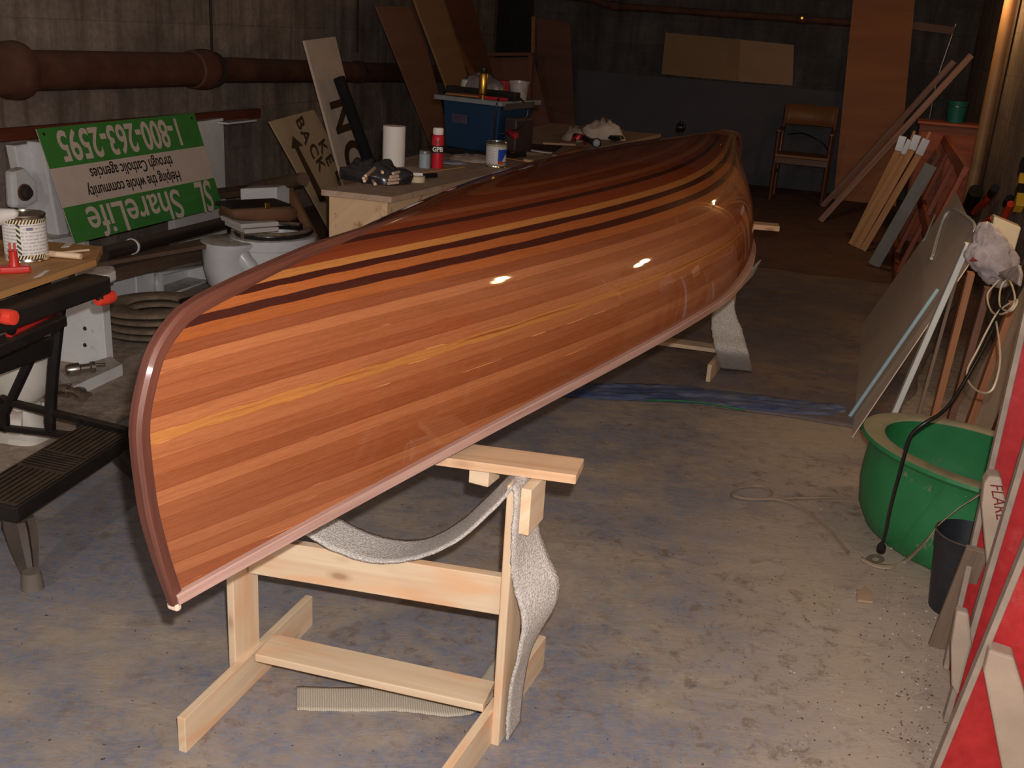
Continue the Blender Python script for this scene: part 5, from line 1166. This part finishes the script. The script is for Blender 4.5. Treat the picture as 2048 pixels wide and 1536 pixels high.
# strap from the rim to the floor
bm = new(); strip(bm, [atz(1962, 986, .34), ata(1925, 1012, 2.80), ata(1880, 1048, 2.83), ata(1850, 1085, 2.86), atz(1812, 1122, .012), atz(1780, 1134, .01), atz(1748, 1130, .01), atz(1722, 1117, .01)], [Z*.5+A*.2+B*.8, Z*.3+A*.9, A], .022, n=3)
obj('strap', bm, plain('dusty_strap', (176, 154, 130), .85), None, 'tan strap hanging from the rim of the green tub to the floor', 'strap', smooth=180, solid=.002)
bm = new(); lathe(bm, [(0, .004), (.035, .006), (.04, .0), (0, 0)], atz(1750, 1121), 20, Z, 1, .7); obj('flat_lid', bm, plain('grey_lid', (124, 112, 96), .7), None, 'small grey flat disc on the floor under the cable plug', 'disc', smooth=40)
# black cable with a socket end
cab = root('extension_cable', atz(1762, 1112), 'black extension cable hanging in front of the green tub down to the floor', 'cable')
cp_ = [(2062, 500, 3.35), (2048, 522, 3.3), (2008, 610, 3.12), (1975, 680, 3.0), (1940, 745, 2.88), (1906, 800, 2.80), (1880, 828, 2.76), (1850, 846, 2.74), (1824, 868, 2.74), (1812, 900, 2.75), (1800, 945, 2.78), (1788, 988, 2.82), (1778, 1030, 2.88), (1772, 1062, 2.93), (1764, 1090, 2.97)]
bm = new(); tube(bm, curve([ata(x, y, a_) for x, y, a_ in cp_], 6), .0052, 8); obj('cable', bm, M_BLACK, cab, smooth=60)
e0, e1 = ata(1764, 1088, 2.97), atz(1760, 1112, .012)
bm = new(); d_ = (e1-e0).normalized(); lathe(bm, [(.005, -.006), (.008, 0), (.010, .012), (.013, .016), (.014, .04), (0, .041)], e0, 12, d_); obj('socket_end', bm, M_BLACK, cab, smooth=40)
# black plant pot
pot = root('plant_pot', atz(1925, 1068, .24)-Z*.24, 'black plastic nursery pot between the green tub and the red boards', 'pot')
pc = atz(1940, 1070, .235); pc.z = 0
bm = new(); lathe(bm, [(0, 0), (.062, 0), (.066, .008), (.083, .19), (.086, .192), (.088, .235), (.090, .238), (.086, .24), (.080, .20), (.06, .05), (0, .05)], pc, 30); obj('pot', bm, M_BLACK2 if 'M_BLACK2' in globals() else plain('black_pot', (36, 38, 44), .5, .2, 20, dust=.3), pot, smooth=40)
bm = new(); lathe(bm, [(0, .10), (.072, .10)], pc, 24); obj('soil', bm, plain('dark_soil', (30, 26, 24), .9, .4, 30), pot)
# ---- red boards at the right edge
M_RED = NT('red_painted_board'); _v = M_RED.coord('Object'); _n = M_RED.noise(_v, 30, 4, .6)
M_RED = M_RED.out(M_RED.mix(M_RED.ramp(M_RED.noise(_v, 9, 7, .75), [(.55, 0.0), (.72, .35)]), M_RED.ramp(_n, [(.3, L((160, 26, 30))), (.7, L((182, 40, 42)))]), L((176, 110, 96))), .55)
M_GEDGE = plain('dusty_board_edge', (150, 134, 120), .85, .2, 20)
M_GCH = plain('dusty_batten', (172, 152, 134), .85, .12, 10)
def redboard(a_, e0, e1, ztop, label):
    p = ata(*e0, a_); q = ata(*e1, a_); d = (q-p).normalized(); p = p-d*((p.z-.004)/d.z); q = p+d*((ztop-p.z)/d.z)
    t = root('red_board', V((p.x, p.y, 0)), label, 'board')
    fb = lambda z: R(a_, .79, z)
    bm = new(); prism(bm, [p, fb(.004), fb(ztop), q] if q.dot(B) < .78 else [p, fb(.004), p+d*((.79-p.dot(B))/d.dot(B))], -A, .018); obj('board', bm, M_RED, t)
    q2 = q if q.dot(B) < .78 else p+d*((.785-p.dot(B))/d.dot(B))
    bm = new(); beam(bm, p-A*.004+Z*.01, q2-A*.004, .030, .013, A.cross(d)); obj('edge_strip', bm, M_GEDGE, t, bevel=.002)
    return t
redboard(2.47, (1890, 1335), (2048, 640), 1.25, 'farthest of the three red painted boards, with the scribbled batten in front of it')
redboard(2.24, (1905, 1390), (2048, 905), 1.05, 'middle one of the three red painted boards with dusty edges')
redboard(2.00, (1880, 1512), (2048, 1100), .95, 'nearest of the three red painted boards, in the bottom right corner')
def chunk(px, a_, t_, name, label):
    bm = new(); q = [ata(x, y, a_) for x, y in px]; prism(bm, q, -A, t_); return obj(name, bm, M_GCH, None, label, 'batten', bevel=.006)
ck = chunk(((1978, 952), (2003, 955), (2016, 1030), (1997, 1110), (1990, 1160), (1977, 1166), (1963, 1013), (1968, 968)), 2.34, .05, 'wood_batten', 'dusty batten with dark red handwriting wedged between the red boards')
d0 = ata(1996, 985, 2.34)-A*.051; d1 = ata(2003, 1020, 2.34)-A*.051; x_ = (d1-d0).normalized()
x_ = (ata(2004, 1030, 2.34)-ata(1993, 970, 2.34)).normalized()
M_SCR = plain('red_marker', (110, 30, 34), .7)
text('handwriting', 'FLARE', .036, ata(1997, 1002, 2.34), x_, (-A).cross(x_), M_SCR, ck, sx=.9, shear=.3)
chunk(((1913, 1222), (1938, 1228), (1944, 1290), (1916, 1395), (1903, 1372), (1902, 1290)), 2.20, .03, 'wood_batten', 'short dusty batten standing at the foot of the middle red board')
chunk(((1978, 1300), (2028, 1316), (2052, 1395), (2070, 1560), (2008, 1560), (1967, 1345)), 1.955, .045, 'wood_batten', 'thick dusty batten across the nearest red board')
bm = new(); a_ = atz(1878, 1292, .01); b_ = ata(1956, 1098, 2.44); beam(bm, a_, b_, .052, .016, -A); obj('wood_wedge', bm, M_GST, None, 'dusty tan board leaning at the foot of the farthest red board', 'board', bevel=.002)
bm = new(); q = [atz(x, y, .0) for x, y in ((1712, 1192), (1728, 1180), (1742, 1192), (1744, 1212), (1714, 1208))]; prism(bm, [p+Z*.014 for p in q], Z, .006); obj('paper_scrap', bm, plain('tan_scrap_paper', (176, 148, 118), .8), None, 'tan scrap lying on the floor left of the black pot', 'scrap')
# ---------------------------------------------------------------- far right: slats, boards, frames
def fstick(px0, px1, b_top, w_, t_, mat, name, label, cat, group=None, zb=0.0, parent=None, z_off=0):
    a_ = atz(*px0, zb); b_ = ata(px1[0], px1[1], a_.dot(A)) if b_top is None else atb(*px1, b_top)
    bm = new(); beam(bm, a_+Z*.005, b_, t_, w_, B); return obj(name, bm, mat, parent, label, cat, group, bevel=.002), a_, b_
fstick((1747, 532), (1862, 330), None, .085, .02, plain('grey_painted_strip', (150, 146, 138), .6, .08), 'grey_strip', 'grey painted board leaning in front of the brown door panel', 'board')
fstick((1640, 443), (1943, 110), None, .05, .025, M_PINKB, 'long_board', 'longer of the two long thin boards leaning across the far right corner', 'board')
p_ = atz(1645, 412, .005); q_ = ata(1908, 122, 9.9)
bm = new(); beam(bm, p_, q_, .03, .05, B); obj('long_board', bm, M_PINKB, None, 'left one of the two long thin boards leaning in the far right corner', 'board', bevel=.002)
M_SLAT = wood('pale_orange_slat', (226, 172, 116), (190, 132, 82), .6, 1, 30)
M_HNG = plain('white_hinge_metal', (226, 226, 232), .18, .05, metal=.4, coat=.5)
for i, (b0, cap0, cap1, tip, lab) in enumerate((((1708, 478), (1800, 294), (1806, 272), None, 'longest pale slat with a white metal end, leftmost of four'), ((1718, 462), (1813, 302), (1822, 280), (1829, 262), 'second pale slat from the left with a white metal end'), ((1768, 398), (1828, 292), (1835, 270), None, 'third pale slat from the left with a white metal end'), ((1782, 404), (1842, 302), (1853, 278), (1860, 264), 'rightmost pale slat with a white metal end'))):
    ab_ = 8.5-.09*i; bb = ata(*b0, ab_); cc_ = ata(*cap0, ab_); d_ = (cc_-bb).normalized(); foot = bb-d_*((bb.z-.005)/d_.z) if i < 2 else bb-d_*((bb.z-.005)/d_.z)
    t = root('bed_slat', foot, lab, 'slat', 'pale slats with white metal ends')
    bm = new(); beam(bm, foot, cc_, .022, .048, B); obj('slat', bm, M_SLAT, t, bevel=.002)
    bm = new(); beam(bm, cc_-d_*.03, ata(*cap1, ab_), .028, .056, B); obj('metal_end', bm, M_HNG, t, bevel=.002)
    if tip: bm = new(); beam(bm, ata(*cap1, ab_), ata(*tip, ab_), .04, .02, B); obj('wood_tip', bm, M_SLAT, t, bevel=.002)
M_DOOR = wood('dark_brown_door', (160, 92, 64), (116, 64, 44), .6, .8, 8)
n_d, c_d = rplane(math.radians(20), R(8.2, .22, 0))
def pd(x, y, off=0): return on(x, y, n_d, c_d+off)
dr = root('door_panel', R(7.6, .15), 'dark brown panelled door leaning on the right wall behind the grey strip', 'door panel')
u_d = (B*math.sin(math.radians(20))+Z*math.cos(math.radians(20))); pA = R(8.15, .15, .004); pB_ = R(7.78, .15, .004); Ld = .86
c_d = pA.dot(n_d)
bm = new(); prism(bm, [pA, pA+u_d*Ld, pB_+u_d*Ld, pB_], n_d, .03); obj('panel', bm, M_DOOR, dr, bevel=.003)
for f0, f1 in ((.06, .46), (.54, .94)):
    a1_, a2_ = pA.lerp(pB_, .12), pA.lerp(pB_, .88)
    bm = new(); k0, k1 = u_d*(Ld*f0), u_d*(Ld*f1); prism(bm, [a1_+k0+n_d*.006, a1_+k1+n_d*.006, a2_+k1+n_d*.006, a2_+k0+n_d*.006], n_d, .005); obj('raised_field', bm, M_DST, dr, bevel=.002)
fr = root('wooden_rack', R(6.6, .45), 'red brown wooden frame with upright bars leaning beyond the grey hardboard sheet', 'frame')
n_f, c_f = rplane(math.radians(16), R(6.7, .30, 0))
def pf2(x, y, off=0): return on(x, y, n_f, c_f+off)
M_FR = wood('red_brown_frame', (190, 100, 68), (140, 70, 46), .6, 1, 20)
u_f = (B*math.sin(math.radians(16))+Z*math.cos(math.radians(16)))
tA, tB = pf2(1892, 272), pf2(1955, 295); hA = tA.z/u_f.z; fA_ = tA-u_f*hA; fB_ = tB-u_f*(tB.z/u_f.z)
for f in (0.02, .35, .67, .98):
    a_ = fA_.lerp(fB_, f)+Z*.004; bm = new(); beam(bm, a_, a_+u_f*(hA-.01), .055, .03, n_f); obj('upright', bm, M_FR, fr, bevel=.002)
for f in (.03, .5, .97):
    bm = new(); beam(bm, fA_+u_f*(hA*f)+n_f*.002, fB_+u_f*(hA*f)+n_f*.002, .06, .034, n_f); obj('crosspiece', bm, M_FR, fr, bevel=.002)
# cabinet with a teal bucket near the far end of the right wall
ca = 9.08; zc = ata(1908, 250, ca); cz = zc.z
cb = root('low_cabinet', R(ca+.1, .58), 'dark brown cabinet against the right wall under the teal bucket', 'cabinet')
bm = new(); box(bm, R(ca+.0, .56), .44, .34, cz, x=B); obj('body', bm, M_DOOR, cb, bevel=.005)
bm = new(); box(bm, R(ca, .555, cz), .47, .38, .02, x=B); obj('top', bm, M_FR, cb, bevel=.003)
for sx_ in (-.11, .11):
    bm = new(); box(bm, R(ca-.178, .56+sx_, .06), .19, .012, cz-.12, x=B); dd_ = obj('cabinet_door', bm, M_FR, cb, bevel=.003)
    bm = new(); lathe(bm, [(0, .02), (.012, .016), (.008, 0)], R(ca-.184, .56+sx_*.3, cz*.55), 10, -A); obj('knob', bm, M_BRASS, dd_)
bu = R(ca, zc.dot(B), cz+.021)
bk = root('bucket', bu, 'small teal bucket standing on the dark brown cabinet', 'bucket')
bm = new(); lathe(bm, [(0, 0), (.060, 0), (.078, .15), (.082, .15), (.082, .158), (.072, .155), (.056, .01), (0, .01)], bu, 24); obj('pail', bm, plain('teal_plastic', (26, 112, 104), .5), bk, smooth=40)
bm = new(); tube(bm, [bu+B*(.08*math.cos(t_))+Z*(.15-.03*math.sin(t_)*1)-A*(.075*math.sin(t_)) for t_ in [math.pi*i/12 for i in range(13)]], .003, 6); obj('handle', bm, M_CHROME, bk, smooth=60)
# tube added in place of a wall corner edge that catches the bulb light
bm = new(); pst = R(8.05, .73); tube(bm, [pst, pst+Z*(HZ-.001)], .04, 20); obj('lit_edge_tube', bm, plain('lit_edge_tan', (170, 132, 92), .5, .1, 9), None, 'upright tube standing in for the lamplit wall corner edge below the glowing bulb', 'pipe', smooth=50)
# ---------------------------------------------------------------- back wall
AW = AB-.012
def bw(x, y, off=0.0): return ata(x, y, AW-off)
M_GRY = plain('grey_insulation_sheet', (94, 92, 98), .8, .1, 3)
bm = new(); q = [bw(1155, 140, .03), bw(1712, 186, .03)]
prism(bm, [q[0], q[1], V((q[1].x, q[1].y, .003)), V((q[0].x, q[0].y, .003))], -A, .02); obj('grey_sheet', bm, M_GRY, None, 'wide dark grey sheet standing along the foot of the back wall', 'sheet')
M_TANP = plain('tan_panel', (160, 128, 94), .8, .1, 4); M_TANL = plain('light_tan_panel', (184, 148, 118), .8, .1, 4)
bm = new(); prism(bm, [bw(x, y, .06) for x, y in ((1331, 65), (1481, 79), (1478, 163), (1323, 148))], -A, .02); obj('wall_panel', bm, M_TANP, None, 'left half of the tan board fixed high on the back wall', 'panel')
bm = new(); prism(bm, [bw(x, y, .06) for x, y in ((1481, 79), (1588, 90), (1585, 171), (1478, 163))], -A, .02); obj('wall_panel', bm, M_TANL, None, 'lighter right half of the tan board on the back wall', 'panel')
bpp = root('water_pipe', bw(1460, 30, .1), 'thin brown pipe running along the top of the back wall', 'pipe')
bm = new(); tube(bm, curve([bw(x, y, .1) for x, y in ((1120, -8), (1180, -2), (1225, 12), (1300, 17), (1450, 28), (1600, 38), (1720, 47))], 4), .035, 12); obj('pipe', bm, M_RUST, bpp, smooth=60)
for x, y in ((1230, 12), (1604, 38)): bm = new(); lathe(bm, [(.036, -.05), (.048, -.045), (.048, .045), (.036, .05)], bw(x, y, .1), 14, B); obj('coupling', bm, M_RUST, bpp, smooth=50)
bm = new(); tube(bm, [bw(1604, 36, .14), bw(1604, 36, .17)], .012, 8); obj('brass_nut', bm, M_BRASS, bpp)
bm = new(); beam(bm, bw(1818, 50, .05), bw(1908, 62, .05), .05, .07, Z); obj('wall_batten', bm, M_MDF, None, 'dark wooden batten on the back wall right of the tall plywood', 'batten')
bm = new(); tube(bm, [bw(1912, 48, .05), bw(1874, 158, .05), V((bw(1874, 158, .05).x, bw(1874, 158, .05).y, .3))], .008, 6); obj('conduit', bm, M_CHROME, None, 'thin metal conduit on the back wall near the right corner', 'conduit', smooth=60)
M_TALL = wood('orange_brown_plywood', (206, 130, 74), (166, 98, 54), .6, .5, 3)
q = [ata(1704, 20, 11.15), ata(1828, 20, 11.15), ata(1798, 345, 10.95), ata(1672, 345, 10.95)]
n_t = (q[1]-q[0]).cross(q[3]-q[0]).normalized(); 
if n_t.dot(A) > 0: n_t = -n_t
qd = q[0]+(q[0]-q[3])*.35; qe = q[1]+(q[1]-q[2])*.35; qb = floorfoot(q[0], q[3], n_t); qc = floorfoot(q[1], q[2], n_t)
bm = new(); prism(bm, [qd, qe, qc, qb], n_t, .015); obj('tall_plywood', bm, M_TALL, None, 'tall narrow orange brown plywood sheet leaning on the back wall', 'board')
# chair
M_CH = wood('chair_wood', (120, 72, 46), (84, 46, 30), .4, 1, 20, coat=.3); M_CHB = wood('chair_back_wood', (166, 112, 66), (130, 82, 46), .5, 1, 10)
ch = root('wooden_chair', R(10.65, -.6), 'wooden armchair with a curved back standing by the back wall', 'chair')
ac = 10.85; bl_, br2 = -.85, -.36
for b_ in (bl_, br2):
    bm = new(); tube(bm, [R(ac-.04, b_, 0), R(ac-.02, b_, .45), R(ac+.05, b_, .88)], .021, 10); obj('leg', bm, M_CH, ch, smooth=60)
    bm = new(); tube(bm, [R(ac-.45, b_-.0, 0), R(ac-.45, b_, .66)], .02, 10); obj('leg', bm, M_CH, ch, smooth=60)
    bm = new(); beam(bm, R(ac-.47, b_, .665), R(ac+.02, b_, .665), .05, .025); obj('armrest', bm, M_CH, ch, bevel=.006)
    bm = new(); beam(bm, R(ac-.45, b_, .25), R(ac-.04, b_, .25), .02, .03); obj('side_rail', bm, M_CH, ch, bevel=.003)
bm = new(); prism(bm, [R(ac-.47, bl_-.01, .45), R(ac-.47, br2+.01, .45), R(ac-.0, br2+.01, .44), R(ac-.0, bl_-.01, .44)], Z, .03); obj('seat', bm, M_CHB, ch, bevel=.008)
bm = new(); beam(bm, R(ac-.46, bl_, .39), R(ac-.46, br2, .39), .02, .06); obj('apron', bm, M_CH, ch, bevel=.003)
bm = new(); P = []
for i in range(11):
    f = i/10; b_ = bl_+(br2-bl_)*f; cv = .05*math.sin(math.pi*f); P.append([R(ac+.0+cv, b_, .70), R(ac+.03+cv, b_, .80), R(ac+.045+cv, b_, .895)])
grid(bm, P); obj('backrest', bm, M_CHB, ch, smooth=180, solid=.018)
bm = new(); tube(bm, curve([R(ac+.02, bl_+.05, .60), R(ac+.03, bl_+.2, .62), R(ac+.02, br2-.1, .55), R(ac-.02, br2-.03, .48)], 5), .006, 6); obj('cord', bm, M_BLACK, ch, smooth=60)

bm = new(); tube(bm, curve([atz(x, y, .013) for x, y in ((1700, 1108), (1660, 1060), (1610, 1020), (1560, 1000), (1500, 998), (1466, 990), (1478, 976), (1520, 972), (1545, 984), (1540, 996), (1600, 996), (1695, 994))], 6), .004, 6)
obj('dusty_rope', bm, plain('dusty_rope', (150, 130, 110), .9), None, 'thin dusty rope with a loop lying on the floor left of the green tub', 'rope', smooth=60)

# crumbs of wood and plaster along the right edge of the floor
bm = new()
for i in range(420):
    x = random.gauss(1850, 45) if i < 230 else random.uniform(1560, 1880); y = random.uniform(1150, 1530) if i < 230 else random.uniform(1010, 1530)
    if x > 1885-(y-1150)*.02: continue
    c = atz(x, y); s_ = random.uniform(.0012, .0035)
    box(bm, c+Z*.005, s_*random.uniform(.6, 2.2), s_, s_*.5, random.uniform(0, 3), mi=random.choice((0, 0, 1, 2)))
obj('floor_debris', bm, [plain('dark_chip', (104, 76, 60), .9), plain('tan_chip', (150, 122, 98), .9), plain('pale_chip', (220, 212, 204), .8)], None, 'small wood chips and plaster crumbs scattered on the floor near the red boards', 'debris', kind='stuff')
